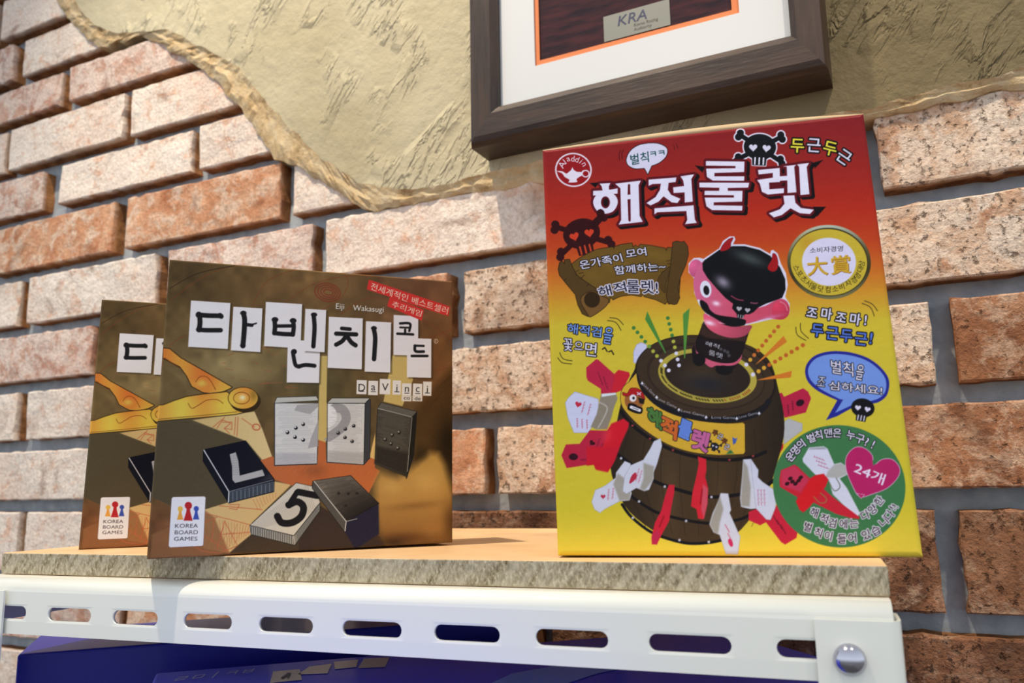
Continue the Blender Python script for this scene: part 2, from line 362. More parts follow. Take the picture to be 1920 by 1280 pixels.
# flat lettering helpers (Blender's built-in font)
def glyph_mesh(s, bold=0.0):
    cu = bpy.data.curves.new('lettering', 'FONT'); cu.body = s; cu.size = 1.0; cu.resolution_u = 3; cu.offset = bold
    ob = bpy.data.objects.new('lettering', cu); COL.objects.link(ob)
    dg = bpy.context.evaluated_depsgraph_get(); me = bpy.data.meshes.new_from_object(ob.evaluated_get(dg))
    me.calc_loop_triangles()
    v = np.zeros(len(me.vertices)*3); me.vertices.foreach_get('co', v)
    t = np.zeros(len(me.loop_triangles)*3, dtype=np.int32); me.loop_triangles.foreach_get('vertices', t)
    bpy.data.objects.remove(ob); bpy.data.curves.remove(cu); bpy.data.meshes.remove(me)
    return v.reshape(-1, 3)[:, :2], t.reshape(-1, 3)
def wall_text(name, s, x, z, size, y, mat, par, sx=1.0, italic=0.0, bold=0.0):
    v, t = glyph_mesh(s, bold)
    P = [rel((x+(p[0]+italic*p[1])*size*sx, y, z+p[1]*size)) for p in v]
    return mesh(name, P, [tuple(map(int, f_)) for f_ in t], [mat], par)
pw, ph = px1-px0, pz1-pz0
wall_text('lettering', 'KRA', px0+pw*.20, pz0+ph*.48, .0115, PY-.0002, INK, plaque, 1.05, .18)
for k, s in enumerate(('Korea Racing', 'Authority', )): wall_text('lettering', s, px0+pw*.46, pz0+ph*(.30-.17*k), .0034, PY-.0002, INK2, plaque)

# ---------------------------------------------------------------- shelf board, rack
RA = math.radians(6.5); S0 = np.array((-.0155, -.2465, -.03))
EX = np.array((math.cos(RA), math.sin(RA), 0)); EY = np.array((-math.sin(RA), math.cos(RA), 0))
def L(lx, ly, z): return S0*np.array((1, 1, 0))+EX*lx+EY*ly+np.array((0, 0, z))
def loc(p): d = np.asarray(p)-S0; return np.array((d@EX, d@EY, p[2]))
def at_front(px, py, ly): return loc(at(px, py, S0+EY*ly, EY))
bd = empty('shelf_board', tuple(L(0, 0, -.0405)), RA)
tag(bd, 'bare tan fibreboard shelf lying on the white metal rack', 'shelf board')
b_o = from_bm('board_panel', box_bm((-.421, 0, 0), (0, .236, .0105)), [MDFT, MDFE], bd)
for p in b_o.data.polygons: p.material_index = 0 if abs(p.normal.z) > .5 else 1
bevel(b_o, .0006, 2)

rack = empty('metal_rack', tuple(L(0, 0, -.90)), RA); tag(rack, 'white enamelled slotted steel rack carrying the shelf board', 'storage rack')
ZR = .90
SL = [at_front((a+b_)/2, (t+u)/2, -.012)[[0, 2]].tolist()+[at_front(b_, (t+u)/2, -.012)[0]-at_front(a, (t+u)/2, -.012)[0]] for a, b_, t, u in
      ((89, 172, 1138, 1168), (210, 297, 1146, 1171), (343, 436, 1151, 1178), (484, 588, 1156, 1186), (640, 754, 1162, 1194), (812, 938, 1170, 1204), (1002, 1141, 1180, 1215), (1214, 1372, 1190, 1228))]
SL = [(x, -.0571, w) for x, z, w in SL]; SL = [(-.4005, -.0571, .028)]+SL+[(-.0245, -.0571, .0285)]
def rail(name, x0, x1, zt, zb, slots, hh=.0034, rad=.006, yf=-.012, inward=.020, th=.0012, flip=1):
    """front rail of a tray: slotted face, rounded top bend, flat top and return lip"""
    bm = bmesh.new(); zc = slots[0][1] if slots else 0
    xs = sorted({x0, x1}); 
    def quad(pts): return bm.faces.new([bm.verts.new(p) for p in pts])
    zt2 = zt-rad
    # face strips above / below slots
    def strip(za, zb_): quad([(x0, yf, za), (x1, yf, za), (x1, yf, zb_), (x0, yf, zb_)])
    if slots:
        strip(zb, zc-hh-.0006); strip(zc+hh+.0006, zt2)
        zlo, zhi = zc-hh-.0006, zc+hh+.0006; cur = x0
        for (sx_, _, w) in slots+[(None, 0, 0)]:
            if sx_ is None: quad([(cur, yf, zlo), (x1, yf, zlo), (x1, yf, zhi), (cur, yf, zhi)]); break
            a, b2 = sx_-w/2-.0006, sx_+w/2+.0006
            quad([(cur, yf, zlo), (a, yf, zlo), (a, yf, zhi), (cur, yf, zhi)]); cur = b2
            # stadium hole inside a..b2 x zlo..zhi
            N = 8; inner = []; outer = []
            for k in range(N+1):
                t = -math.pi/2+math.pi*k/N; inner.append((b2-.0006-hh+hh*math.cos(t), zc+hh*math.sin(t)))
                outer.append((b2, zlo if k == 0 else zhi if k == N else zc+(zhi-zc)*max(-1, min(1, math.tan(t) if abs(t) < .78 else math.copysign(1, t)))) if 0 < k < N else (b2-.0006-hh, zlo if k == 0 else zhi))
            for k in range(N+1):
                t = math.pi/2+math.pi*k/N; inner.append((a+.0006+hh+hh*math.cos(t), zc+hh*math.sin(t)))
                outer.append((a+.0006+hh, zhi if k == 0 else zlo) if k in (0, N) else (a, zc+(zhi-zc)*max(-1, min(1, math.sin(t)*1.3))))
            vi = [bm.verts.new((p[0], yf, p[1])) for p in inner]; vo = [bm.verts.new((p[0], yf, p[1])) for p in outer]; vb = [bm.verts.new((p[0], yf+th, p[1])) for p in inner]
            vm = [bm.verts.new((p[0]+(zc*0), yf-.00035, p[1])) for p in [(q[0]*.999+sx_*.001, q[1]) for q in inner]]
            for k in range(len(inner)):
                k2 = (k+1) % len(inner)
                bm.faces.new((vo[k], vo[k2], vi[k2], vi[k])); bm.faces.new((vi[k], vi[k2], vb[k2], vb[k]))
    else: strip(zb, zt2)
    # bend
    N = 8; prev = None
    for k in range(N+1):
        t = math.pi/2*k/N; y = yf+rad-rad*math.cos(t); z = zt2+rad*math.sin(t)
        cur_ = (bm.verts.new((x0, y, z)), bm.verts.new((x1, y, z)))
        if prev: bm.faces.new((prev[0], prev[1], cur_[1], cur_[0]))
        prev = cur_
    quad([(x0, yf+rad, zt), (x1, yf+rad, zt), (x1, yf+inward, zt), (x0, yf+inward, zt)])
    quad([(x0, yf, zb), (x1, yf, zb), (x1, yf+.010, zb), (x0, yf+.010, zb)])
    bmesh.ops.remove_doubles(bm, verts=bm.verts[:], dist=1e-6)
    bm.transform(Matrix.Translation((0, 0, ZR)))
    o_ = from_bm(name, bm, [WHITE], rack); s_ = o_.modifiers.new('s', 'SOLIDIFY'); s_.thickness = .0008; s_.offset = 0
    o_.data.polygons.foreach_set('use_smooth', [len(p.vertices) == 4 and abs(p.normal.y) < .98 and abs(p.normal.z) < .98 for p in o_.data.polygons])
    return o_
rail('front_rail', -.423, -.0005, -.0412, -.0668, SL)
# tray top under the board, side rails
from_bm('tray', box_bm((-.423, .004, ZR-.0424), (-.0005, .236, ZR-.0412)), [WHITE], rack)
for xx in (-.4225, -.0015): from_bm('side_rail', box_bm((xx, -.008, ZR-.064), (xx+.001, .232, ZR-.0415)), [WHITE], rack)
# corner posts: folded angle with rounded corner
def post(x_in, x_out, yf, top, back=.028, sgn=1):
    pts = [(x_in, yf)]; r_ = .0035; s_ = 1 if x_out > x_in else -1
    for k in range(7):
        t = math.pi/2*k/6; pts.append((x_out-s_*r_+s_*r_*math.sin(t), yf+r_-r_*math.cos(t)))
    pts.append((x_out, yf+back*.7))
    bm = bmesh.new(); lo = [bm.verts.new((x, y, 0)) for x, y in pts]; hi = [bm.verts.new((x, y, top+ZR)) for x, y in pts]
    for k in range(len(pts)-1): bm.faces.new((lo[k], lo[k+1], hi[k+1], hi[k]))
    o_ = from_bm('post', bm, [WHITE], rack, smooth=True); m_ = o_.modifiers.new('s', 'SOLIDIFY'); m_.thickness = .0012; m_.offset = 0
    e_ = o_.modifiers.new('e', 'EDGE_SPLIT'); e_.split_angle = math.radians(40); return o_
post(-.0255, .0012, -.0142, -.0466); post(-.3995, -.4265, -.0142, -.0466)
post(-.0255, .0012, .245, -.0466, -.028); post(-.3995, -.4265, .245, -.0466, -.028)
# bolts
def bolt(x, z, yf=-.0148):
    bm = bmesh.new(); rr = .0052; rings = [(0, rr*.98), (.0012, rr), (.0028, rr*.86), (.0040, rr*.58), (.0045, rr*.2)]
    N = 24; prev = None
    for dy, r_ in rings:
        cur_ = [bm.verts.new((x+r_*math.cos(2*math.pi*k/N), yf-dy, z+ZR+r_*math.sin(2*math.pi*k/N))) for k in range(N)]
        if prev: [bm.faces.new((prev[k], prev[(k+1) % N], cur_[(k+1) % N], cur_[k])) for k in range(N)]
        prev = cur_
    bm.faces.new(prev); o_ = from_bm('bolt', bm, [MS], rack, smooth=True); tag(o_, 'shiny domed steel bolt'); return o_
bolt(-.0152, -.0590); bolt(-.4120, -.0590)
# lower tray
from_bm('tray', box_bm((-.423, -.010, ZR-.318), (-.0005, .236, ZR-.3165)), [WHITE], rack)
rail('front_rail', -.423, -.0005, -.3170, -.342, None)

# ---------------------------------------------------------------- cartons on the lower tray
def carton(name, p0, yaw, w, d, zt, zb, mat, label):
    o_ = empty(name, (p0[0], p0[1], zb), yaw); tag(o_, label, 'game box')
    b0 = from_bm('carton_base', box_bm((.0012, .0012, 0), (w-.0012, d-.0012, (zt-zb)*.55)), [mat], o_)
    l0 = from_bm('carton_lid', box_bm((0, 0, (zt-zb)*.42), (w, d, zt-zb)), [mat], o_); bevel(l0, .0015, 3)
    return o_
ya = math.radians(46.5)
pa = at_z(20, 1227.5, -.083); pa = pa+np.array((math.cos(ya), math.sin(ya), 0))*.003; ca = carton('game_box', (pa[0], pa[1]), ya, .277, .085, -.083, -.3155, NAVY, 'large navy blue game box on the lower tray, behind the purple one')
pb = at_z(292, 1261, -.090); yb = math.radians(44.5)
eb = np.array((math.cos(yb), math.sin(yb))); nb = np.array((-math.sin(yb), math.cos(yb)))
pb0 = np.array(pb[:2])-nb*.20
cb = carton('game_box', tuple(pb0), yb, .325, .20, -.090, -.3155, PURP, 'purple blue game box with cream tiles printed on top, on the lower tray in front')
# ---------------------------------------------------------------- painter for the printed covers
class Canvas:
    """small anti-aliased painter; coordinates are those of the measured cover, colours 0-255"""
    def __init__(s, x0, y0, x1, y1, k=2, bg=(200, 200, 200)):
        s.x0, s.y0, s.k = x0, y0, k; s.w, s.h = int((x1-x0)*k), int((y1-y0)*k)
        s.im = np.empty((s.h, s.w, 3), np.float32); s.im[:] = bg
    def win(s, x0, y0, x1, y1):
        k = s.k; a = max(0, int((x0-s.x0)*k)-1); b_ = min(s.w, int((x1-s.x0)*k)+2); c = max(0, int((y0-s.y0)*k)-1); d = min(s.h, int((y1-s.y0)*k)+2)
        if b_ <= a or d <= c: return None
        X = (np.arange(a, b_, dtype=np.float32)+.5)/k+s.x0; Y = (np.arange(c, d, dtype=np.float32)+.5)/k+s.y0
        return (slice(c, d), slice(a, b_)), X[None, :], Y[:, None]
    def blend(s, sl, A, col, X=None, Y=None):
        if callable(col): col = col(X+0*Y, Y+0*X)
        A = A[..., None]; s.im[sl] = s.im[sl]*(1-A)+np.asarray(col, np.float32)*A
    def poly(s, pts, col, alpha=1.0, soft=.35, stroke=None, sw=0, clip=None):
        P = np.asarray(pts, np.float32); m = soft+sw+1
        w = s.win(P[:, 0].min()-m, P[:, 1].min()-m, P[:, 0].max()+m, P[:, 1].max()+m)
        if w is None: return
        sl, X, Y = w; ins = np.zeros((Y.shape[0], X.shape[1]), bool); D = np.full(ins.shape, 1e9, np.float32)
        Q = np.roll(P, -1, 0)
        for (xa, ya_), (xb, yb_) in zip(P, Q):
            if ya_ != yb_: ins ^= ((ya_ > Y) != (yb_ > Y)) & (X < (xb-xa)*(Y-ya_)/(yb_-ya_)+xa)
            dx, dy = xb-xa, yb_-ya_; l2 = dx*dx+dy*dy+1e-9; t = np.clip(((X-xa)*dx+(Y-ya_)*dy)/l2, 0, 1)
            D = np.minimum(D, (X-xa-t*dx)**2+(Y-ya_-t*dy)**2)
        D = np.sqrt(D); sd = np.where(ins, D, -D)
        if stroke is not None: s.blend(sl, np.clip((sd+sw)/(2*soft)+.5, 0, 1)*alpha, stroke, X, Y)
        if col is not None: s.blend(sl, np.clip(sd/(2*soft)+.5, 0, 1)*alpha, col, X, Y)
    def line(s, pts, wd, col, alpha=1.0, soft=.35, wd2=None):
        P = np.asarray(pts, np.float32); W_ = np.full(len(P), wd, np.float32) if np.isscalar(wd) else np.asarray(wd, np.float32)
        m = W_.max()/2+soft+1; w = s.win(P[:, 0].min()-m, P[:, 1].min()-m, P[:, 0].max()+m, P[:, 1].max()+m)
        if w is None: return
        sl, X, Y = w; D = np.full((Y.shape[0], X.shape[1]), 1e9, np.float32)
        for k in range(len(P)-1):
            (xa, ya_), (xb, yb_) = P[k], P[k+1]; dx, dy = xb-xa, yb_-ya_; l2 = dx*dx+dy*dy+1e-9
            t = np.clip(((X-xa)*dx+(Y-ya_)*dy)/l2, 0, 1)
            D = np.minimum(D, np.sqrt((X-xa-t*dx)**2+(Y-ya_-t*dy)**2)-(W_[k]+(W_[k+1]-W_[k])*t)/2)
        s.blend(sl, np.clip(-D/(2*soft)+.5, 0, 1)*alpha, col, X, Y)
    def ell(s, cx, cy, rx, ry, col, rot=0, alpha=1.0, soft=.4, glow=False):
        R = max(rx, ry)*(2.2 if glow else 1)+soft+1; w = s.win(cx-R, cy-R, cx+R, cy+R)
        if w is None: return
        sl, X, Y = w; c, n_ = math.cos(math.radians(rot)), math.sin(math.radians(rot))
        u = ((X-cx)*c+(Y-cy)*n_)/rx; v = (-(X-cx)*n_+(Y-cy)*c)/ry; r = np.sqrt(u*u+v*v)
        A = np.exp(-r*r*1.4) if glow else np.clip((1-r)*min(rx, ry)/(2*soft)+.5, 0, 1)
        s.blend(sl, A*alpha, col, X, Y)
    def ring(s, cx, cy, rx, ry, wd, col, rot=0, alpha=1, a0=0, a1=360):
        t = np.radians(np.linspace(a0, a1, 49)); c, n_ = math.cos(math.radians(rot)), math.sin(math.radians(rot))
        s.line([(cx+rx*math.cos(q)*c-ry*math.sin(q)*n_, cy+rx*math.cos(q)*n_+ry*math.sin(q)*c) for q in t], wd, col, alpha)
    def text(s, st, M2, col, out=None, ow=0, bold=0.0, out2=None, ow2=0, alpha=1.0):
        """st drawn with 2x3 matrix M2 taking glyph units (em=1, y up) to cover px"""
        v, t = glyph(st)
        if not len(t): return
        em = math.sqrt(abs(np.linalg.det(np.asarray(M2)[:, :2]))); br = bold*em*.8; ow += br*.6 if ow else 0; ow2 += br if ow2 else 0
        P = v@np.asarray(M2)[:, :2].T+np.asarray(M2)[:, 2]; m = max(ow, ow2)+2
        w = s.win(P[:, 0].min()-m, P[:, 1].min()-m, P[:, 0].max()+m, P[:, 1].max()+m)
        if w is None: return
        sl, X, Y = w; q = 2; hh, ww = Y.shape[0]*q, X.shape[1]*q; kk = s.k*q
        C = np.zeros((hh, ww), bool); ox, oy = (sl[1].start/s.k+s.x0), (sl[0].start/s.k+s.y0)
        T = (P[t]-np.array((ox, oy)))*kk
        for tr in T:
            x0, x1 = int(max(0, tr[:, 0].min())), int(min(ww-1, tr[:, 0].max()+1)); y0, y1 = int(max(0, tr[:, 1].min())), int(min(hh-1, tr[:, 1].max()+1))
            if x1 < x0 or y1 < y0: continue
            gx = np.arange(x0, x1+1)[None, :]+.5; gy = np.arange(y0, y1+1)[:, None]+.5
            a, b_, c = tr; d1 = (b_[0]-a[0])*(gy-a[1])-(b_[1]-a[1])*(gx-a[0]); d2 = (c[0]-b_[0])*(gy-b_[1])-(c[1]-b_[1])*(gx-b_[0]); d3 = (a[0]-c[0])*(gy-c[1])-(a[1]-c[1])*(gx-c[0])
            C[y0:y1+1, x0:x1+1] |= ((d1 >= -.01) & (d2 >= -.01) & (d3 >= -.01)) | ((d1 <= .01) & (d2 <= .01) & (d3 <= .01))
        def cov(Z): 
            Z = Z.astype(np.float32); return Z.reshape(hh//q, q, ww//q, q).mean((1, 3))
        def dil(Z, r):
            R = int(math.ceil(r*kk)); O_ = Z.copy()
            for dy in range(-R, R+1):
                mx = int(math.sqrt(max(0, (r*kk)**2-dy*dy))); 
                if abs(dy) > r*kk: continue
                src = np.zeros_like(Z); 
                if dy >= 0: src[dy:] = Z[:hh-dy] if dy else Z
                else: src[:dy] = Z[-dy:]
                cs = np.cumsum(np.pad(src, ((0, 0), (mx+1, mx))).astype(np.int32), 1); O_ |= (cs[:, 2*mx+1:]-cs[:, :-2*mx-1]) > 0
            return O_
        if out2 is not None: s.blend(sl, cov(dil(C, ow2))*alpha, out2, X, Y)
        if out is not None: s.blend(sl, cov(dil(C, ow))*alpha, out, X, Y)
        if br*kk > .6: C = dil(C, br)
        if col is not None: s.blend(sl, cov(C)*alpha, col, X, Y)
    def t(s, st, x, y, size, ang, col, sx=1.0, sk=0.0, **kw):
        """centre of the string at x,y; size = em in px; ang clockwise degrees"""
        v, _ = glyph(st); 
        if not len(v): return
        cx, cy = (v[:, 0].min()+v[:, 0].max())/2, (v[:, 1].min()+v[:, 1].max())/2
        c, n_ = math.cos(math.radians(ang)), math.sin(math.radians(ang))
        # glyph x -> (c,n)*size*sx ; glyph y up -> (n,-c)*size + skew
        A = np.array([[c*size*sx, n_*size+sk*size*c], [n_*size*sx, -c*size+sk*size*n_]])
        off = np.array((x, y))-A@np.array((cx, cy)); s.text(st, np.column_stack([A, off]), col, **kw)
    def fit(s, st, q, col, **kw):
        """string stretched so its box fills the parallelogram q = top-left, top-right, bottom-left"""
        v, _ = glyph(st); x0, x1, y0, y1 = v[:, 0].min(), v[:, 0].max(), v[:, 1].min(), v[:, 1].max()
        tl, tr, bl = (np.asarray(p, float) for p in q); ax = (tr-tl)/(x1-x0); ay = (tl-bl)/(y1-y0)
        off = bl-ax*x0-ay*y0; s.text(st, np.column_stack([ax, ay, off]), col, **kw)
    def mottle(s, amt, n, seed=1):
        r = np.random.RandomState(seed); g = r.normal(0, 1, (n+1, n+1)); y = np.linspace(0, n-.001, s.h); x = np.linspace(0, n-.001, s.w)
        yi, xi = y.astype(int), x.astype(int); fy, fx = (y-yi)[:, None], (x-xi)[None, :]; fy, fx = fy*fy*(3-2*fy), fx*fx*(3-2*fx)
        v = (g[yi][:, xi]*(1-fx)+g[yi][:, xi+1]*fx)*(1-fy)+(g[yi+1][:, xi]*(1-fx)+g[yi+1][:, xi+1]*fx)*fy
        s.im *= (1+amt*v)[..., None].astype(np.float32)
    def speck(s, amt, seed=1, sl=None):
        r = np.random.RandomState(seed); s.im += r.normal(0, amt, (s.h, s.w, 1)).astype(np.float32)
    def sample(s, px, py):
        k = s.k; I_ = s.im.copy()
        J_ = (I_+np.roll(I_, -1, 0)+np.roll(I_, -1, 1)+np.roll(np.roll(I_, -1, 0), -1, 1))/4
        x = np.clip((px-s.x0)*k-1.0, 0, s.w-2.001); y = np.clip((py-s.y0)*k-1.0, 0, s.h-2.001); xi, yi = x.astype(int), y.astype(int); fx, fy = (x-xi)[..., None], (y-yi)[..., None]
        return np.clip((J_[yi, xi]*(1-fx)+J_[yi, xi+1]*fx)*(1-fy)+(J_[yi+1, xi]*(1-fx)+J_[yi+1, xi+1]*fx)*fy, 0, 255)
_G = {}
def glyph(st):
    if st not in _G: _G[st] = glyph_mesh(st)
    return _G[st]
def T(x0, y0, k, *pts):
    """points read off an enlarged detail: origin x0,y0 and k enlarged px per cover px"""
    return [(x0+a/k, y0+b_/k) for a, b_ in pts]
def spl(pts, closed=True, n=6):
    P = [np.array(p, float) for p in pts]; N = len(P); out = []
    for i in range(N if closed else N-1):
        a, b_, c, d = (P[(i-1) % N], P[i], P[(i+1) % N], P[(i+2) % N]) if closed else (P[max(0, i-1)], P[i], P[i+1], P[min(N-1, i+2)])
        for j in range(n):
            t = j/n; out.append(.5*((2*b_)+(-a+c)*t+(2*a-5*b_+4*c-d)*t*t+(-a+3*b_-3*c+d)*t**3))
    if not closed: out.append(P[-1])
    return [tuple(p) for p in out]
def grad(stops, axis):
    """colour by position along axis (ax, ay, c): t = ax*x+ay*y+c"""
    ts = [p for p, _ in stops]; cs = np.array([c for _, c in stops], float)
    def f(X, Y):
        t = axis[0]*X+axis[1]*Y+axis[2]; return np.stack([np.interp(t, ts, cs[:, k]) for k in range(3)], -1)
    return f
# ---------------------------------------------------------------- cover of the brown tile games
GAIN_D = np.array((1.33, 1.33, 1.28))
D = Canvas(270, 480, 856, 1056, 2, (92, 74, 46)); CV_D = D
A1 = lambda *p: T(280, 470, 4.267, *p)
A2 = lambda *p: T(560, 470, 4.267, *p)
A3 = lambda *p: T(280, 770, 4.267, *p)
A4 = lambda *p: T(560, 770, 4.267, *p)
B1 = lambda *p: T(260, 470, 3.2, *p)
B2 = lambda *p: T(260, 720, 3.2, *p)
# soft ground tones of the old paper
for x, y, rx, ry, c, al in ((340, 520, 90, 50, (74, 58, 36), .8), (560, 540, 160, 60, (112, 84, 52), .8), (790, 560, 110, 80, (112, 76, 54), .9), (440, 690, 110, 60, (142, 126, 86), .9),
                            (540, 660, 120, 50, (120, 104, 68), .7), (820, 690, 60, 120, (112, 72, 40), .8), (330, 740, 60, 60, (118, 98, 62), .8), (600, 720, 90, 60, (82, 74, 50), .9), (700, 700, 60, 60, (104, 82, 50), .8),
                            (330, 860, 90, 90, (72, 62, 44), .95), (300, 990, 60, 70, (108, 70, 44), .9), (380, 1030, 100, 50, (140, 88, 58), .8)):
    D.ell(x, y, rx, ry, c, alpha=al, glow=True)
r = random.Random(3)
D.mottle(.06, 14, 1); D.mottle(.06, 40, 2)
for k in range(26):   # faded red-brown script marks
    x, y = r.uniform(380, 560), r.uniform(650, 730); a = r.uniform(-.7, .5); l_ = r.uniform(6, 20)
    D.line([(x, y), (x+l_*math.cos(a), y-l_*math.sin(a)*.6)], 1.6, (140, 84, 54), .6)
for P in ([(318, 566), (380, 522), (440, 500), (520, 492)], [(470, 582), (500, 530), (560, 505)], [(530, 572), (600, 530), (700, 520), (760, 560), (850, 590)], [(440, 600), (330, 640), (300, 700)],
          [(700, 640), (780, 600), (850, 640)], [(760, 700), (800, 640), (850, 620)], [(640, 590), (700, 560), (800, 590)], [(800, 700), (848, 690)], [(590, 590), (640, 560), (650, 520), (600, 500)]):
    D.line(spl(P, False), 1.5, (120, 58, 34), .55, .6)
D.line(spl([(318, 543), (370, 515), (440, 500)], False), 1.6, (48, 36, 24), .8); D.line([(830, 720), (848, 706)], 1.6, (60, 40, 24)); D.line([(800, 770), (850, 715)], 1.4, (64, 44, 26), .8)
for q in range(4): D.ring(614+q*.6, 550, 24-q*5, 17-q*4, 2.6, (120, 52, 36), 12, .75)
# lit parchment wedges and the orange table
D.poly(A3((300, 90), (840, 15), (905, 160), (985, 385), (860, 430), (760, 250)), grad([(0, (186, 160, 106)), (1, (206, 184, 134))], (.006, 0, -2.2)), soft=.6)
D.poly(A3((60, 80), (330, 78), (780, 255), (900, 400), (620, 745), (440, 806), (240, 800), (20, 700)), (76, 68, 50), .96, soft=1.0)
D.poly(A3((440, 800), (640, 740), (1000, 575), (1135, 600), (820, 905), (815, 1000), (700, 1090), (640, 1148), (430, 1110)), (196, 166, 112), soft=.7)
D.poly(A3((440, 806), (520, 860), (640, 1148), (300, 1180), (8, 1195), (20, 1000), (250, 900)), (132, 90, 58), .85, soft=2)
D.poly(A3((1000, 560), (890, 405), (975, 375), (1290, 440), (1290, 640), (1135, 605)), (172, 96, 56), soft=.6)
D.poly(A4((0, 440), (150, 425), (160, 238), (215, 255), (220, 412), (520, 440), (568, 378), (610, 395), (610, 465), (650, 490), (560, 668), (420, 525), (110, 580), (100, 608), (0, 585)), (174, 96, 54), soft=.6)
D.ell(590, 885, 26, 16, (132, 76, 46), alpha=.7, glow=True)
for k in range(40):
    x, y = r.uniform(500, 700), r.uniform(866, 915); D.line([(x, y), (x+7, y-7)], .9, (200, 122, 76), .25)
beam = (188, 164, 98)
D.poly(A2((172, 850), (228, 850), (222, 1290), (158, 1290)), beam, soft=.6); D.poly(A4((160, 0), (222, 0), (217, 262), (153, 240)), beam, soft=.6)
D.poly(A2((750, 845), (870, 845), (915, 1040), (830, 1252), (678, 1215)), beam, soft=.6); D.poly(A4((612, 188), (612, 398), (567, 380)), (206, 172, 106), soft=.6)
RED = (176, 92, 62)
for P in (A3((510, 140), (580, 80), (650, 110), (600, 150), (640, 190)), A3((540, 150), (600, 60)), A3((690, 60), (680, 200)), A3((710, 60), (700, 210)), A3((740, 70), (840, 140)),
          A3((580, 100), (660, 100), (660, 160), (600, 150)), A3((450, 830), (800, 920)), A3((520, 870), (500, 1060)), A3((450, 900), (540, 860)), A3((600, 900), (540, 1120)), A3((440, 1010), (640, 1140)),
          A3((600, 890), (700, 1080)), A3((560, 1000), (820, 980)), A3((640, 760), (720, 760), (700, 800), (640, 790)), A3((560, 770), (900, 800)), A3((300, 1060), (420, 1130), (560, 1150), (700, 1090))):
    D.line(P, 1.7, RED, .75)
D.ring(*A3((855, 140))[0], 7, 5.5, 2.2, RED, 10)
for k in range(12): D.line(A3((560+k*24, 880+k*5), (590+k*18, 1130-k*12)), 1.2, RED, .55)
for k in range(26): 
    x = 284+k*6; D.line([(x, 1040-r.uniform(0, 12)), (x+16, 985+r.uniform(0, 18))], 1.0, (146, 78, 50), .35)
for k in range(8): D.line(A3((830+k*26, 720-k*8), (870+k*20, 800-k*14)), 1.1, RED, .6)
# dark ground lower right
D.poly(A3((640, 1150), (815, 1000), (1160, 1080), (1300, 900), (1300, 1130), (700, 1150)), (62, 52, 42), .95, soft=1.5)
D.poly(A4((0, 1060), (160, 760), (380, 900), (640, 1000), (700, 1090), (0, 1130)), (54, 44, 40), .95, soft=1.5)
# soft dark surround and a plain warm patch where the old portrait is printed
D.poly([(770, 790), (800, 740), (850, 690), (856, 690), (856, 860), (780, 900)], (70, 48, 24), .8, soft=8)
for x, y, rx, ry, c, al in ((842, 836, 30, 66, (28, 22, 14), .95), (792, 868, 20, 26, (34, 28, 16), .8), (850, 880, 20, 60, (46, 32, 16), .8)): D.ell(x, y, rx, ry, c, alpha=al, glow=True)
D.poly([(704, 905), (712, 888), (745, 900), (772, 880), (792, 862), (806, 850), (822, 852), (834, 872), (842, 900), (850, 930), (850, 1020), (726, 1024), (712, 1000), (706, 960)], grad([(0, (168, 132, 70)), (.45, (160, 122, 66)), (1, (108, 74, 40))], (0, .0062, -5.4)), soft=8)
for x, y, rx, ry, rot, c, al in ((800, 905, 34, 26, 0, (186, 150, 86), .7), (735, 915, 26, 18, 0, (180, 146, 84), .7), (846, 980, 18, 44, 0, (70, 46, 26), .75), (760, 1010, 50, 12, 0, (80, 52, 30), .7), (738, 1018, 28, 10, 0, (54, 38, 28), .8), (778, 950, 60, 9, -6, (112, 80, 44), .6), (812, 990, 24, 16, 0, (150, 108, 60), .6)):
    D.ell(x, y, rx, ry, c, rot, al, glow=True)
# gilt divider (drawing instrument)
def gold(X, Y):
    t = np.clip((Y-(715-.55*np.abs(X-380)*.3))/50, 0, 1)*.55+.3+.22*np.sin(X*.075+1.2); g = np.clip((Y-690)/90, 0, 1)[..., None]; t = t[..., None]
    return np.array((196, 104, 46))*(1-t)+np.array((206, 176, 70))*t - 0*g
up_ = A1((112, 790), (160, 795), (250, 868), (430, 970), (660, 1102), (600, 1130), (520, 1150), (430, 1142), (340, 1092), (300, 1010), (245, 935), (110, 868))
D.poly(up_, gold, stroke=(44, 34, 20), sw=1.6, soft=.5)
D.line(A1((120, 870), (240, 945)), 2.2, (90, 52, 26)); D.line(spl(A1((370, 1060), (400, 1020), (450, 1015), (490, 1050), (530, 1120)), False), 1.3, (120, 60, 26)); D.ell(*A1((420, 1070))[0], 11, 8, (204, 190, 84), alpha=.7, glow=True)
lo_ = [(290, 796)]+A1((50, 1250), (110, 1245), (200, 1210), (300, 1178), (420, 1160), (620, 1140))+[(470, 772)]+A3((690, 36), (450, 58), (200, 78), (50, 92))
D.poly(lo_, gold, stroke=(44, 34, 20), sw=1.5, soft=.5)
D.line(A3((70, 78), (450, 44), (700, 18)), 1.3, (120, 84, 36)); D.line(spl(A1((310, 1230), (340, 1270), (400, 1240), (460, 1205), (540, 1200), (590, 1230)), False), 1.3, (130, 66, 28))
cx, cy = A1((750, 1188))[0]
D.ell(cx+4, cy+5, 29, 22, (50, 38, 22)); D.ell(cx, cy, 28, 20.5, gold); D.ring(cx, cy, 28, 20.5, 1.3, (60, 40, 22)); D.ring(cx-3, cy, 15, 11, 1.3, (120, 62, 28)); D.ell(cx-1, cy-1, 7, 6, (244, 214, 170), glow=True)
D.ell(cx+20, cy-6, 9, 14, (110, 88, 40), alpha=.6, glow=True)
D.poly(A1((110, 950), (200, 1000), (260, 1060), (300, 1140), (240, 1190), (105, 1240)), (92, 76, 48), .5, soft=3)
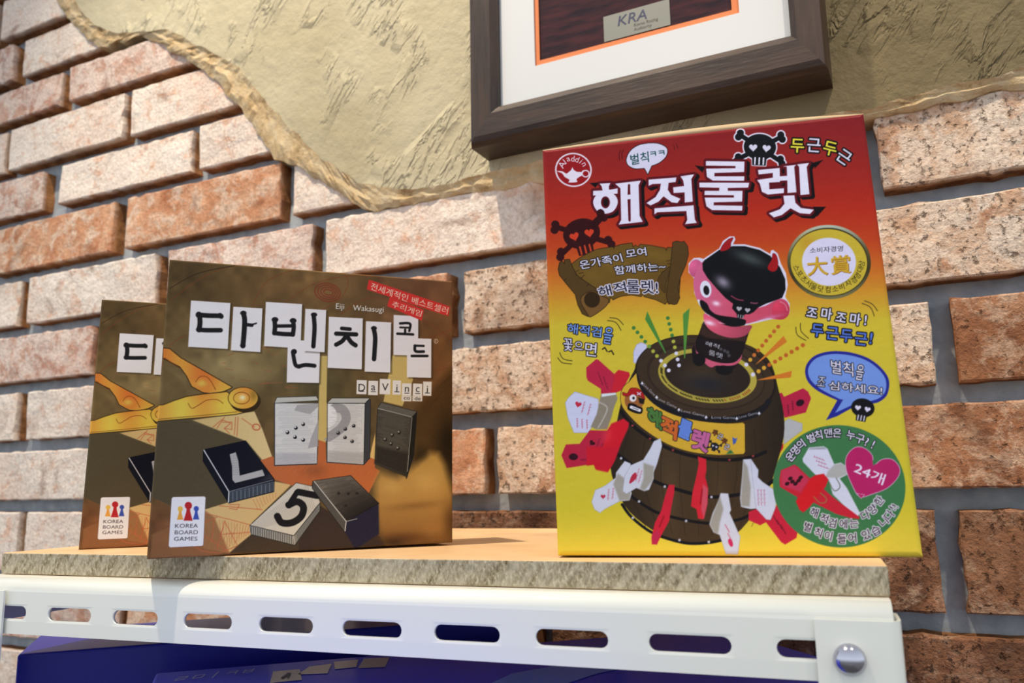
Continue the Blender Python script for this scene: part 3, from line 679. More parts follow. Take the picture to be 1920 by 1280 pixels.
# picture tiles
def hatch(poly_, n_, col, a0, a1, al=.5, w_=.8):
    (x0, y0), (x1, y1), (x2, y2), (x3, y3) = poly_
    for k in range(n_):
        t = (k+.5)/n_; u = r.uniform(0, .25); v_ = 1-r.uniform(0, .25)
        pa_ = np.array((x0+(x3-x0)*t, y0+(y3-y0)*t)); pb_ = np.array((x1+(x2-x1)*t, y1+(y2-y1)*t))
        D.line([pa_*(1-u)+pb_*u, pa_*(1-v_)+pb_*v_], w_, col, al*r.uniform(.4, 1))
def ptile(front, top, side, cf, ct, cs, ink=(28, 28, 30), hi=None):
    if side: D.poly(side, cs, stroke=ink, sw=.9)
    D.poly(front, cf, stroke=ink, sw=.9)
    D.poly(top, ct, stroke=ink, sw=.9)
f1 = B2((815, 122), (1078, 122), (1068, 486), (815, 495)); ptile(f1, B2((830, 88), (1065, 80), (1078, 104), (815, 120)), None, (196, 196, 194), (176, 176, 168), None)
hatch(f1, 44, (120, 120, 124), 0, 1); D.poly(B2((950, 132), (1078, 122), (1078, 140), (1028, 188), (934, 165)), (156, 154, 154)); D.poly(B2((1078, 220), (1076, 380), (1015, 392), (1030, 340)), (150, 148, 150), .9)
D.poly(B2((815, 420), (1068, 420), (1068, 486), (815, 495)), (130, 130, 140), .4, soft=3); D.line(f1[2:]+f1[:1], 1.6, (30, 30, 34))
f2_ = B2((1132, 122), (1358, 122), (1350, 490), (1130, 475)); ptile(f2_, B2((1160, 92), (1385, 92), (1358, 120), (1132, 120)), B2((1358, 122), (1390, 100), (1386, 450), (1350, 490)), (194, 192, 188), (170, 170, 164), (58, 58, 60))
D.line(spl(B2((1170, 150), (1225, 160), (1245, 215), (1210, 275), (1140, 325)), False), 17, (146, 144, 144)); D.ell(*B2((1136, 200))[0], 17, 21, (214, 212, 210)); D.poly(B2((1132, 122), (1170, 122), (1150, 135), (1132, 140)), (214, 212, 210))
D.poly(B2((1080, 120), (1131, 120), (1129, 330), (1080, 330)), beam); hatch(f2_, 44, (116, 112, 108), 0, 1); D.poly(B2((1131, 410), (1352, 420), (1350, 490), (1130, 475)), (130, 126, 124), .4, soft=3); D.line(f2_+f2_[:1], 1.1, (34, 34, 34))
f3 = B2((1435, 152), (1636, 205), (1608, 560), (1418, 482)); ptile(f3, B2((1455, 118), (1668, 172), (1640, 202), (1435, 150)), B2((1640, 200), (1668, 176), (1650, 430), (1606, 572)), (66, 62, 54), (90, 86, 78), (30, 28, 24))
hatch(f3, 46, (138, 128, 112), 0, 1, .4); D.poly(B2((1425, 380), (1622, 420), (1608, 560), (1418, 482)), (34, 30, 26), .7, soft=4); D.line(B2((1640, 206), (1612, 530)), 1.0, (190, 186, 176), .8); D.line(B2((1435, 152), (1636, 203)), 1.0, (200, 196, 186), .9)
for pts, c in ((((893, 297), (943, 270), (987, 248), (938, 325), (987, 342)), (22, 22, 26)), (((1197, 300), (1240, 276), (1290, 257), (1238, 327), (1281, 350)), (40, 38, 40)), (((1480, 340), (1522, 313), (1563, 297), (1515, 365), (1556, 392)), (40, 36, 32))):
    for p in B2(*pts): D.ell(p[0], p[1], 3.5, 3.4, c); D.ell(p[0]-1.1, p[1]-1.4, 1.7, 1.5, (224, 224, 224) if c[0] < 30 else (150, 146, 140))
# black 7
D.poly(B2((388, 402), (640, 348), (812, 578), (810, 652), (540, 720), (388, 470)), (20, 22, 30), stroke=(14, 14, 20), sw=1)
s7 = B2((540, 655), (810, 590), (808, 650), (542, 718)); D.poly(s7, (70, 78, 88))
for k in range(34): 
    t = k/33; x, y = s7[0][0]*(1-t)+s7[1][0]*t, s7[0][1]*(1-t)+s7[1][1]*t; D.line([(x, y+2), (x, y+19)], .9, (14, 16, 22) if k % 3 else (130, 138, 146), .6)
D.poly(B2((392, 402), (636, 352), (806, 574), (545, 646)), grad([(0, (16, 18, 28)), (.6, (22, 24, 34)), (1, (120, 120, 128))], (.0052, .0048, -6.25)))
D.line(B2((390, 402), (541, 652), (538, 716)), 1.5, (226, 226, 230)); D.line(B2((541, 652), (806, 582)), .9, (150, 156, 164))
D.poly(B2((546, 428), (582, 416), (598, 470), (606, 556), (742, 520), (756, 556), (578, 600), (562, 580), (560, 500)), (160, 160, 160), stroke=(20, 20, 24), sw=.9)
for k in range(9): D.line(B2((550+k*1, 440+k*14), (596, 436+k*14)), .8, (100, 100, 100), .5)
# white 5
D.poly(B2((668, 855), (930, 918), (1086, 720), (1086, 765), (936, 972), (676, 908)), (120, 120, 116), stroke=(22, 22, 22), sw=1)
for k in range(40):
    t = k/39; x, y = B2((668+262*t, 857+62*t))[0]; D.line([(x, y+1), (x, y+15)], .9, (30, 30, 34) if k % 2 else (190, 190, 184), .7)
t5 = B2((670, 853), (945, 600), (1045, 622), (1088, 716), (930, 914)); D.poly(t5, (188, 184, 172), stroke=(24, 24, 26), sw=.8)
for k in range(34): D.line(B2((680+k*10, 842-k*7), (735+k*10, 872-k*3)), .9, (96, 92, 84), .38)
for k in range(18): D.line(B2((950+k*7, 905-k*10), (960+k*7, 950-k*11)), .9, (40, 40, 40), .6)
D.line(B2((930, 918), (1086, 722)), 1, (40, 40, 40)); D.line(B2((930, 918), (934, 968)), 1.2, (190, 186, 176))
D.line(B2((1070, 676), (958, 654)), 12.5, (28, 26, 28)); D.line(B2((950, 655), (902, 730)), 10, (28, 26, 28)); D.line(spl(B2((900, 732), (950, 712), (988, 742), (975, 800), (920, 838), (858, 838), (832, 800)), False), 13, (28, 26, 28))
# dark blank tile
D.poly(B2((1045, 590), (1245, 830), (1236, 892), (1042, 632)), (76, 74, 70), stroke=(14, 14, 16), sw=.8)
D.poly(B2((1245, 830), (1440, 720), (1442, 905), (1300, 1000), (1236, 892)), (36, 34, 52), soft=1.5)
t6 = B2((1050, 588), (1270, 556), (1440, 722), (1247, 828)); D.poly(t6, grad([(0, (104, 98, 88)), (1, (34, 30, 30))], (.006, .011, -13.7)), stroke=(20, 20, 20), sw=.8)
hatch([t6[0], t6[1], t6[2], t6[3]], 40, (20, 18, 18), 0, 1, .5)
D.line(B2((1052, 590), (1245, 830), (1238, 888)), 1.4, (206, 204, 198)); D.line(B2((1245, 830), (1310, 815)), 1.1, (190, 190, 190), .8)
for p in B2((1200, 662), (1258, 664), (1310, 662), (1243, 735)): D.ell(p[0], p[1], 3, 2.6, (40, 36, 34))
# lettered paper tiles
PW = (218, 212, 214); IK = (30, 30, 32)
def paper(pts, sh=True):
    if sh: D.poly([(x+3, y+2.5) for x, y in pts], (40, 32, 22), .55, soft=2)
    D.poly(pts, PW)
paper(A1((333, 407), (648, 428), (627, 795), (310, 778))); paper(A1((672, 457), (905, 470), (888, 820), (652, 806)))
paper(A1((932, 418), (1222, 436), (1210, 790), (918, 772))); paper(B1((895, 540), (990, 545), (1088, 610), (1082, 800), (888, 797))); paper(B1((1000, 355), (1125, 362), (1115, 616), (990, 608)))
paper(A2((242, 537), (513, 550), (505, 958), (230, 945))); paper(A2((538, 572), (740, 582), (733, 983), (528, 975)))
paper(A2((760, 522), (957, 532), (955, 848), (758, 842))); paper(A2((868, 706), (1062, 713), (1060, 1025), (866, 1020)))
def brush(P, w_, ws=None): D.line(spl(P, False, 5), w_, IK, soft=.5)
brush(A1((392, 522), (470, 528), (560, 530), (575, 535)), 9); D.ell(*A1((395, 522))[0], 6, 6, IK); brush(A1((400, 520), (405, 580), (398, 640)), 9.5); brush(A1((395, 640), (450, 645), (570, 645)), 8.5); D.ell(*A1((398, 640))[0], 6, 5.4, IK); D.ell(*A1((565, 528))[0], 5.5, 5, IK)
brush(A1((752, 510), (762, 560), (758, 660), (748, 770)), 9.5); D.ell(*A1((752, 508))[0], 6, 4.5, IK); D.ell(*A1((748, 768))[0], 5.2, 4.6, IK); brush(A1((775, 600), (820, 605)), 6.5); brush(A1((825, 598), (855, 590)), 3)
brush(A1((1002, 562), (1005, 620), (1000, 668)), 8.6); D.ell(*A1((1005, 560))[0], 6.4, 4.8, IK); brush(A1((1150, 570), (1155, 620), (1148, 680)), 8.2); D.ell(*A1((1150, 568))[0], 6.4, 4.8, IK); brush(A1((1005, 612), (1150, 610)), 6.5); brush(A1((1002, 668), (1070, 675), (1148, 678)), 8.2)
brush(B1((925, 615), (940, 690), (965, 700)), 7.5); brush(B1((960, 702), (1000, 692), (1055, 697)), 7.5); D.ell(*B1((932, 612))[0], 5.4, 5, IK)
brush(B1((1050, 395), (1055, 470), (1048, 580)), 8.2); D.ell(*B1((1052, 390))[0], 6, 4, IK)
brush(A2((345, 630), (410, 636)), 7); brush(A2((300, 672), (380, 675), (460, 678)), 8); brush(A2((385, 680), (350, 730), (300, 760)), 8); brush(A2((385, 690), (420, 740), (455, 765)), 8.4)
brush(A2((600, 630), (612, 700), (608, 800), (603, 875)), 8.4); D.ell(*A2((602, 628))[0], 5.6, 4, IK)
brush(A2((812, 590), (890, 592), (885, 650)), 4.6); brush(A2((812, 622), (880, 624)), 3.6); brush(A2((852, 640), (852, 668)), 4.4); brush(A2((790, 672), (860, 675), (915, 678)), 4.8)
brush(A2((930, 768), (1000, 770)), 4.2); brush(A2((930, 768), (935, 812), (1000, 815)), 5.2); brush(A2((905, 850), (1030, 850)), 4.8)
# red labels, names
D.poly(A2((562, 240), (1210, 455), (1198, 532), (545, 318)), (196, 52, 48)); D.poly(A2((730, 378), (1002, 480), (985, 568), (708, 452)), (196, 52, 48))
cr = (236, 214, 190)
D.fit('전세계적인', [A2((585, 262))[0], A2((880, 362))[0], A2((572, 318))[0]], cr); D.fit('베스트셀러', [A2((912, 372))[0], A2((1200, 462))[0], A2((900, 428))[0]], cr)
D.fit('추리게임', [A2((755, 408))[0], A2((990, 490))[0], A2((742, 456))[0]], cr)
D.t('Eiji', 638, 578.5, 15, 3, (30, 24, 18), bold=.02); D.t('Eiji', 637.6, 578, 15, 3, (232, 226, 214), bold=.015); D.t('Wakasugi', 691, 583, 15, 3.5, (30, 24, 18), bold=.02); D.t('Wakasugi', 690.6, 582.3, 15, 3.5, (232, 226, 214), bold=.015)
D.ring(817.5, 641.5, 3.6, 3.8, .8, (220, 200, 180)); D.t('R', 817.5, 641.5, 5, 3, (220, 200, 180))
for ch, x, y, w_, h_ in (('D', 505, 1100, 80, 115), ('a', 597, 1106, 78, 116), ('V', 692, 1096, 86, 124), ('i', 786, 1103, 66, 116), ('n', 866, 1118, 76, 100), ('c', 952, 1120, 74, 100), ('i', 1030, 1112, 68, 116)):
    p = A2((x-w_/2, y-h_/2), (x+w_/2, y-h_/2+2), (x+w_/2-3, y+h_/2), (x-w_/2-3, y+h_/2-2)); D.poly(p, (214, 208, 200))
    c_ = A2((x, y+4))[0]; D.t(ch, c_[0], c_[1]-(1 if ch in 'anc' else 0), 20, 2, (36, 32, 32), bold=.015)
    D.line([(c_[0]-4, c_[1]+(7 if ch in 'DVi' else 6)), (c_[0]+4, c_[1]+(7.2 if ch in 'DVi' else 6.2))], 1.4, (36, 32, 32)) if ch != 'V' else None
for s_, x in (('co', 866), ('de', 952)):
    p = A2((x-42, 1168), (x+38, 1168), (x+36, 1214), (x-42, 1212)); D.poly(p, (206, 198, 186)); c_ = A2((x, 1190))[0]; D.t(s_, c_[0], c_[1], 10, 2, (40, 34, 32), 1.25)
# publisher badge
D.poly(spl(A3((190, 700), (440, 695), (449, 706), (430, 1085), (418, 1090), (165, 1102), (155, 1090), (178, 712)), True, 1), (222, 216, 220), stroke=(90, 70, 60), sw=.5)
def pawn(cx, cy, k, c): 
    D.ell(cx, cy, 3.6*k, 3.7*k, c); D.poly([(cx-1.7*k, cy+2*k), (cx+1.7*k, cy+2*k), (cx+1.9*k, cy+6*k), (cx+4.2*k, cy+15*k), (cx-4.8*k, cy+15*k), (cx-2.1*k, cy+6*k)], c)
pawn(*A3((247, 795))[0], 1.35, (214, 150, 66)); D.ell(*A3((247, 795))[0], 4.4, 4.4, (214, 176, 76)); pawn(*A3((375, 793))[0], 1.35, (58, 78, 160)); pawn(*A3((312, 768))[0], 1.9, (170, 40, 44))
for s_, y, x0_, x1_ in (('KOREA', 930, 207, 390), ('BOARD', 982, 204, 390), ('GAMES', 1034, 198, 385)):
    D.fit(s_, [A3((x0_, y-15))[0], A3((x1_, y-17))[0], A3((x0_-2, y+17))[0]], (48, 46, 52), bold=.012)
D.ell(852, 862, 16, 44, (34, 26, 16), alpha=.85, glow=True); D.ell(790, 852, 14, 14, (50, 38, 22), alpha=.7, glow=True)
D.speck(3.5, 1)
# ---------------------------------------------------------------- cover of the tall barrel game
GAIN_P = np.array((.95, .98, 1.15))
P_ = Canvas(1008, 204, 1740, 1054, 2); CV_P = P_; Z = P_
Y0 = (204, 186, 52)
Z.blend((slice(0, Z.h), slice(0, Z.w)), np.ones((Z.h, Z.w), np.float32), grad([(225, (128, 30, 34)), (320, (150, 36, 30)), (400, (176, 44, 26)), (460, (186, 66, 28)), (510, (198, 104, 34)), (560, (202, 146, 42)), (610, (204, 182, 50)), (760, Y0), (950, (204, 188, 46)), (1050, (236, 204, 62))], (.02, 1, -26)),
        (np.arange(Z.w, dtype=np.float32)[None, :]+.5)/2+Z.x0, (np.arange(Z.h, dtype=np.float32)[:, None]+.5)/2+Z.y0)
Q1 = lambda *p: T(1010, 210, 5.333, *p)
Q2 = lambda *p: T(1320, 210, 5.333, *p)
Q3 = lambda *p: T(1020, 400, 6.096, *p)
Q4 = lambda *p: T(1270, 430, 7.113, *p)
Q5 = lambda *p: T(1460, 420, 8.535, *p)
Q6 = lambda *p: T(1030, 570, 6.096, *p)
Q7 = lambda *p: T(1290, 570, 7.113, *p)
Q8 = lambda *p: T(1480, 560, 8.535, *p)
Q9 = lambda *p: T(1480, 640, 7.113, *p)
QA = lambda *p: T(1040, 700, 7.113, *p)
QB = lambda *p: T(1150, 720, 6.096, *p)
QC = lambda *p: T(1400, 700, 7.113, *p)
QD = lambda *p: T(1100, 840, 6.0, *p)
QE = lambda *p: T(1400, 800, 5.12, *p)
K = (22, 18, 18); WH = (214, 210, 220)
def heart(cx, cy, s, rot, col, stroke=None, sw=0):
    t = np.linspace(0, 2*math.pi, 28, endpoint=False); x = 16*np.sin(t)**3/17; y = -(13*np.cos(t)-5*np.cos(2*t)-2*np.cos(3*t)-np.cos(4*t))/17
    c, n_ = math.cos(math.radians(rot)), math.sin(math.radians(rot)); Z.poly([(cx+s*(a*c-b_*n_), cy+s*(a*n_+b_*c)) for a, b_ in zip(x, y)], col, stroke=stroke, sw=sw)
def skull(cx, cy, s, rot, col, eye, halo=None, bones=True, teeth=3, toothc=None):
    c, n_ = math.cos(math.radians(rot)), math.sin(math.radians(rot)); R = lambda a, b_: (cx+s*(a*c-b_*n_), cy+s*(a*n_+b_*c))
    for cc, g in (((halo, 3.0), (col, 0)) if halo else ((col, 0),)):
        if bones:
            for a, b_ in (((-1.15, -.62), (1.2, .75)), ((1.15, -.62), (-1.2, .75))):
                Z.line([R(*a), R(*b_)], s*.26+g*1.6, cc)
                for e_ in (a, b_):
                    Z.ell(*R(e_[0], e_[1]-.13), s*.2+g*.8, s*.2+g*.8, cc); Z.ell(*R(e_[0]+.1*np.sign(e_[0]), e_[1]+.12), s*.2+g*.8, s*.2+g*.8, cc)
        Z.ell(*R(0, 0), s*.92+g*.8, s*.74+g*.8, cc, rot)
        Z.poly([R(-.42, .5), R(.42, .5), R(.38, 1.05), R(-.38, 1.05)], cc, soft=.4, stroke=cc, sw=g*.5)
    heart(*R(-.38, .05), s*.25, rot-4, eye); heart(*R(.38, .05), s*.25, rot+4, eye)
    for k in range(teeth): 
        x = (k-(teeth-1)/2)*.24; Z.line([R(x, .62), R(x, .98)], s*.085, toothc or eye)
# maker's roundel with oil lamp
c0 = Q1((348, 590))[0]; Z.ell(c0[0], c0[1], 34.5, 32, (226, 214, 214), 8); Z.ell(c0[0], c0[1], 31.5, 29.2, (150, 24, 28), 8)
for k, ch in enumerate('Aladdin'):
    a = math.radians(-152+k*20.5); x, y = c0[0]-1+23.5*math.cos(a), c0[1]+21*math.sin(a); Z.t(ch, x, y, 16 if k else 18, math.degrees(a)+92, (232, 222, 222), bold=.012)
Z.poly(spl(Q1((180, 602), (240, 606), (275, 628), (300, 612), (325, 590), (338, 565), (352, 590), (385, 610), (425, 612), (440, 640), (400, 665), (378, 688), (385, 712), (300, 716), (308, 690), (260, 660), (235, 625)), True, 3), (230, 220, 222))
Z.ring(*Q1((470, 628))[0], 6.5, 6, 2.2, (230, 220, 222)); Z.line(Q1((420, 632), (445, 600)), 2.2, (230, 220, 222))
# small speech balloon
Z.poly(spl(Q1((1100, 325), (1200, 330), (1280, 375), (1275, 450), (1210, 515), (1130, 548)), False, 5)+Q1((1092, 632), (1062, 576))+spl(Q1((1055, 572), (960, 575), (895, 540), (880, 480), (920, 400), (1000, 345), (1100, 325)), False, 5), WH, stroke=K, sw=1.2)
Z.fit('벌칙', [Q1((915, 440))[0], Q1((1095, 405))[0], Q1((925, 545))[0]], (28, 76, 74), bold=.02); Z.fit('ㅋㅋ', [Q1((1115, 410))[0], Q1((1255, 395))[0], Q1((1120, 452))[0]], (28, 76, 74), bold=.03)
for P in (Q1((820, 395), (805, 440), (812, 495)), Q1((850, 390), (832, 430), (838, 480)), Q1((1350, 345), (1362, 385)), Q1((1378, 330), (1392, 370))): Z.line(spl(P, False), 1.1, (60, 14, 16))
# crossed-bones skull beside the title
skull(*Q2((560, 362))[0], 33, 3, (18, 20, 22), WH, halo=(226, 222, 228), toothc=(226, 222, 228))
for ch, x, y, a, c in (('두', 935, 350, 3, (226, 212, 60)), ('근', 1100, 345, 4, WH), ('두', 1262, 378, 14, (226, 212, 60)), ('근', 1402, 462, 34, WH)):
    p = Q2((x, y))[0]; Z.t(ch, p[0], p[1], 30, a, c, out=(16, 14, 14), ow=3, bold=.022)
# title
CR = (226, 222, 232)
tit = [Q1((610, 728), (718, 722), (702, 755), (705, 790), (790, 775), (790, 828), (545, 848), (545, 800), (640, 796), (630, 755)),
 [(c[0], c[1]) for c in spl(Q1((668, 803), (760, 840), (792, 915), (750, 1000), (668, 1028), (585, 1000), (545, 915), (580, 840)))],
 Q1((765, 728), (1022, 698), (1000, 745), (1010, 1050), (1042, 1110), (800, 1137), (826, 1090), (818, 775)),
 Q1((1100, 688), (1378, 666), (1370, 712), (1300, 720), (1292, 790), (1325, 840), (1418, 880), (1388, 922), (1330, 915), (1250, 855), (1200, 908), (1120, 946), (1078, 922), (1170, 862), (1213, 790), (1222, 728), (1140, 732), (1100, 750)),
 Q1((1418, 655), (1555, 635), (1527, 682), (1542, 908), (1462, 916), (1460, 815), (1350, 822), (1345, 765), (1455, 752), (1445, 695)),
 Q1((1158, 975), (1550, 945), (1562, 1085), (1582, 1120), (1465, 1134), (1487, 1090), (1478, 1002), (1188, 1014), (1158, 1036)),
 Q2((20, 502), (405, 508), (402, 612), (105, 622), (105, 655), (404, 655), (402, 700), (90, 698), (30, 660), (22, 578), (315, 574), (315, 552), (20, 548)),
 Q2((-46, 718), (453, 720), (443, 768), (238, 772), (240, 800), (386, 800), (382, 908), (98, 915), (98, 945), (385, 950), (382, 998), (80, 992), (25, 955), (8, 868), (300, 868), (300, 845), (5, 842), (8, 800), (152, 800), (155, 770), (-44, 765)),
 Q2((540, 592), (757, 572), (760, 655), (832, 650), (828, 560), (790, 556), (925, 540), (903, 560), (925, 815), (836, 822), (834, 696), (762, 700), (760, 712), (652, 718), (655, 785), (800, 775), (800, 822), (640, 838), (580, 810), (560, 730), (532, 692), (690, 668), (688, 622), (548, 636)),
 Q2((932, 536), (1052, 522), (1028, 562), (1055, 834), (966, 842), (952, 560)),
 Q2((795, 850), (905, 845), (915, 920), (970, 972), (1100, 990), (1060, 1032), (960, 1024), (866, 975), (780, 1042), (700, 1066), (650, 1025), (760, 985), (806, 930))]
for dx, dy, sw_, c in ((5.5, 4.0, 5.0, (20, 12, 14)), (2.8, 2.0, 5.0, (20, 12, 14)), (0, 0, 4.6, (92, 18, 26))):
    for P in tit: Z.poly([(x+dx, y+dy) for x, y in P], c, stroke=c, sw=sw_)
Z.poly(Q2((1090, 520), (1195, 490), (1110, 575)), (20, 12, 14)); Z.poly(Q2((1090, 960), (1222, 960), (1130, 1060)), (20, 12, 14)); Z.poly(Q1((510, 722), (600, 715), (570, 770)), (20, 12, 14)); Z.poly(Q1((1560, 545), (1660, 560), (1640, 620)), (20, 12, 14))
for P in tit: Z.poly(P, CR)
MR = (92, 18, 26)
Z.ell(*Q1((668, 915))[0], 8.4, 11.2, MR); Z.ell(*Q1((672, 915))[0], 5, 8, (30, 12, 14))
Z.poly(Q1((893, 738), (905, 730), (915, 738), (918, 836), (890, 840)), MR); Z.poly(Q1((889, 886), (919, 882), (921, 1098), (910, 1112), (898, 1098)), MR)
Z.poly(Q2((652, 735), (800, 728), (760, 762), (668, 768)), MR); Z.poly(Q2((556, 648), (688, 622), (690, 640), (640, 660)), MR)
# dark skull and scroll
skull(*Q3((430, 245))[0], 38, -14, (52, 14, 16), (204, 62, 34), toothc=(196, 66, 34))
Z.line(Q3((560, 160), (650, 60)), 13, (48, 12, 14)); 
OL = (104, 78, 28); OD = (82, 60, 26); LN = (36, 22, 10)
body_ = spl(Q3((310, 600), (420, 520), (600, 430), (790, 400)), False, 3)+Q3((798, 425), (810, 395))+spl(Q3((880, 372), (1005, 355)), False, 2)+Q3((1018, 405), (1045, 380), (1080, 400), (1100, 370))+spl(Q3((1240, 385), (1390, 415)), False, 2)+Q3((1395, 450), (1415, 405), (1470, 410), (1560, 700), (1540, 980), (1430, 1050), (1412, 1020), (1385, 1050))+spl(Q3((1280, 1000), (1150, 965)), False, 2)+Q3((1128, 935), (1112, 962))+spl(Q3((1000, 945), (880, 960), (790, 1000)), False, 3)+Q3((760, 965), (745, 1035), (720, 1010), (600, 900), (420, 780))
Z.poly(body_, OL, stroke=LN, sw=1.1)
for x, y, rx, ry, c in ((1160, 500, 50, 22, (128, 98, 36)), (1110, 520, 30, 20, (120, 92, 34)), (1230, 480, 40, 14, (124, 96, 36))): Z.ell(x, y, rx, ry, c, 15, .6, glow=True)
Z.poly(Q3((1475, 345), (1520, 332), (1570, 345), (1600, 335), (1640, 390), (1650, 480), (1620, 600), (1560, 740), (1530, 860), (1550, 980), (1520, 1045), (1490, 1055), (1420, 1040), (1400, 960), (1420, 820), (1445, 640), (1462, 480)), OD, stroke=LN, sw=1.0)
Z.poly(spl(Q3((1300, 780), (1400, 650), (1440, 640), (1400, 800), (1380, 920))), OD, stroke=LN, sw=.7)
Z.poly(Q3((205, 560), (240, 600), (235, 545), (290, 540), (320, 620), (370, 720), (480, 800), (600, 880), (640, 960), (600, 1060), (500, 1190), (440, 1160), (390, 1060), (360, 940), (260, 820), (180, 720), (165, 650), (180, 580)), OD, stroke=LN, sw=1.1)
Z.poly(spl(Q3((500, 1160), (430, 1040), (440, 960), (560, 900), (660, 960), (735, 1000), (700, 1080), (540, 1192))), (116, 82, 38), stroke=LN, sw=1.0)
Z.ell(*Q3((550, 1000))[0], 15, 15, (50, 34, 14), 20)
for P in (Q3((370, 680), (400, 660)), Q3((400, 700), (450, 690)), Q3((420, 760), (460, 720)), Q3((230, 780), (255, 760)), Q3((490, 840), (520, 820)), Q3((1400, 560), (1440, 550)), Q3((1410, 590), (1440, 590)), Q3((1340, 690), (1380, 670))): Z.line(P, 1.0, LN)
Z.fit('온가족이', [Q3((395, 560))[0], Q3((875, 470))[0], Q3((425, 655))[0]], WH, out=K, ow=1.6, bold=.03); Z.fit('모여', [Q3((930, 430))[0], Q3((1160, 400))[0], Q3((945, 525))[0]], WH, out=K, ow=1.6, bold=.03)
Z.fit('함께하는~', [Q3((800, 620))[0], Q3((1380, 565))[0], Q3((815, 715))[0]], WH, out=K, ow=1.6, bold=.03)
Z.fit('해적', [Q3((610, 860))[0], Q3((920, 790))[0], Q3((640, 975))[0]], (26, 26, 38), out=WH, ow=1.8, bold=.02); Z.fit('룰렛!', [Q3((940, 770))[0], Q3((1295, 785))[0], Q3((950, 920))[0]], (26, 26, 38), out=WH, ow=1.8, bold=.02)
# toy figure popping out of the barrel
def shade(c, cx, cy, rr, k=.35, lx=-.35, ly=-.4):
    def f(X, Y):
        d = np.sqrt(((X-cx)/rr-lx)**2+((Y-cy)/rr-ly)**2)[..., None]; return np.array(c)*(1.12-k*np.clip(d, 0, 2)*.55)
    return f
sil = Q4((350, 410), (560, 270), (610, 170), (700, 110), (760, 110), (775, 150), (745, 215), (900, 215), (1100, 265), (1240, 345), (1250, 300), (1280, 290), (1340, 340), (1385, 480), (1450, 600), (1475, 760), (1440, 920), (1500, 1010), (1500, 1130), (1400, 1215), (1260, 1215), (900, 1300), (360, 1290), (370, 1130), (290, 1020), (225, 860), (230, 680), (150, 590), (150, 470), (220, 400), (300, 395))
Z.poly(sil, WH, soft=.5)
# barrel first, figure on top
bar = T(1000, 600, 2.526, (480, 240), (520, 170), (590, 120), (680, 96), (770, 86), (880, 92), (1000, 118), (1080, 160), (1130, 220), (1160, 330), (1186, 450), (1186, 560), (1150, 700), (1110, 820), (1040, 930), (960, 1020), (870, 1058), (760, 1066), (640, 1040), (520, 970), (430, 880), (372, 740), (372, 640), (398, 480), (430, 350))
white = (202, 202, 210); red = (186, 40, 56); rd2 = (200, 34, 44)
def blade(pts, c, edge=None): Z.poly(pts, c, stroke=edge, sw=.8 if edge else 0, soft=.5)
# pieces behind the barrel
blade(Q6((965, 560), (1000, 480), (1050, 455), (1110, 480), (1110, 560), (1010, 700), (965, 680)), (196, 196, 214), (150, 150, 170))
blade(Q6((422, 740), (535, 645), (560, 650), (745, 815), (790, 768), (910, 795), (920, 830), (840, 990), (760, 1030), (590, 1045), (590, 985), (440, 890), (425, 850)), (182, 36, 62))
Z.poly(Q6((745, 815), (790, 768), (910, 795), (920, 830), (830, 1000), (700, 1040), (740, 900)), (196, 34, 46), soft=1.2)
blade(QC((430, 285), (470, 275), (500, 330), (755, 215), (820, 260), (860, 350), (790, 540), (510, 610), (470, 500)), (178, 34, 62)); 
blade(QC((500, 670), (560, 625), (740, 690), (738, 780), (640, 850), (500, 960)), (176, 176, 170), (150, 150, 150)); blade(QC((395, 960), (490, 955), (490, 1010), (440, 1090), (380, 1130)), rd2)
Z.poly(spl(bar, True, 3), (66, 50, 30), soft=.6)
Z.poly(spl(bar, True, 3), grad([(0, (40, 32, 22)), (.3, (70, 54, 34)), (.7, (66, 50, 30)), (1, (38, 30, 22))], (1/320, 0, -1148/320)), .9)
for k in range(9):
    u = -1+2*(k+.5)/9; xs = 1310+u*150; Z.line(spl([(xs+4, 800+12*(1-u*u)), (1310+u*160, 880+20*(1-u*u)), (1310+u*112, 985+22*(1-u*u))], False), 1.1, (34, 26, 18), .6, .6)
for dx, al in ((-52, .25), (40, .18), (90, .12)): Z.ell(1310+dx, 930, 18, 70, (110, 88, 54), alpha=al, glow=True)
cx, cy = T(1000, 600, 2.526, (815, 278))[0]
Z.ell(cx, cy, 133, 78, (30, 24, 20), 9); Z.ell(cx, cy-2, 130, 74, (60, 46, 32), 9); Z.ell(cx+1, cy-2, 112, 62, (50, 38, 28), 9); Z.ell(cx+2, cy-1, 108, 58, (64, 50, 34), 8)
Z.ell(cx+4, cy-3, 93, 50, (176, 160, 62), 8); Z.ell(cx+4, cy-4, 81, 41.5, (44, 34, 26), 8)
Z.ell(cx-8, cy, 46, 34, (92, 72, 44), 8, .5, glow=True); Z.ell(cx+2, cy+12, 46, 20, (36, 36, 40), 8, .9, glow=True)
for k in range(46):
    a = math.radians(20+k*3.6); x, y = cx+4+87*math.cos(a)*math.cos(.14)-45.5*math.sin(a)*math.sin(.14), cy-3+87*math.cos(a)*math.sin(.14)+45.5*math.sin(a)*math.cos(.14)
    if k % 6 != 5: Z.line([(x-1.5, y-1.6), (x+1.4, y+1.2)], 2.2, (44, 36, 20) if k > 12 else (150, 70, 30), .85)
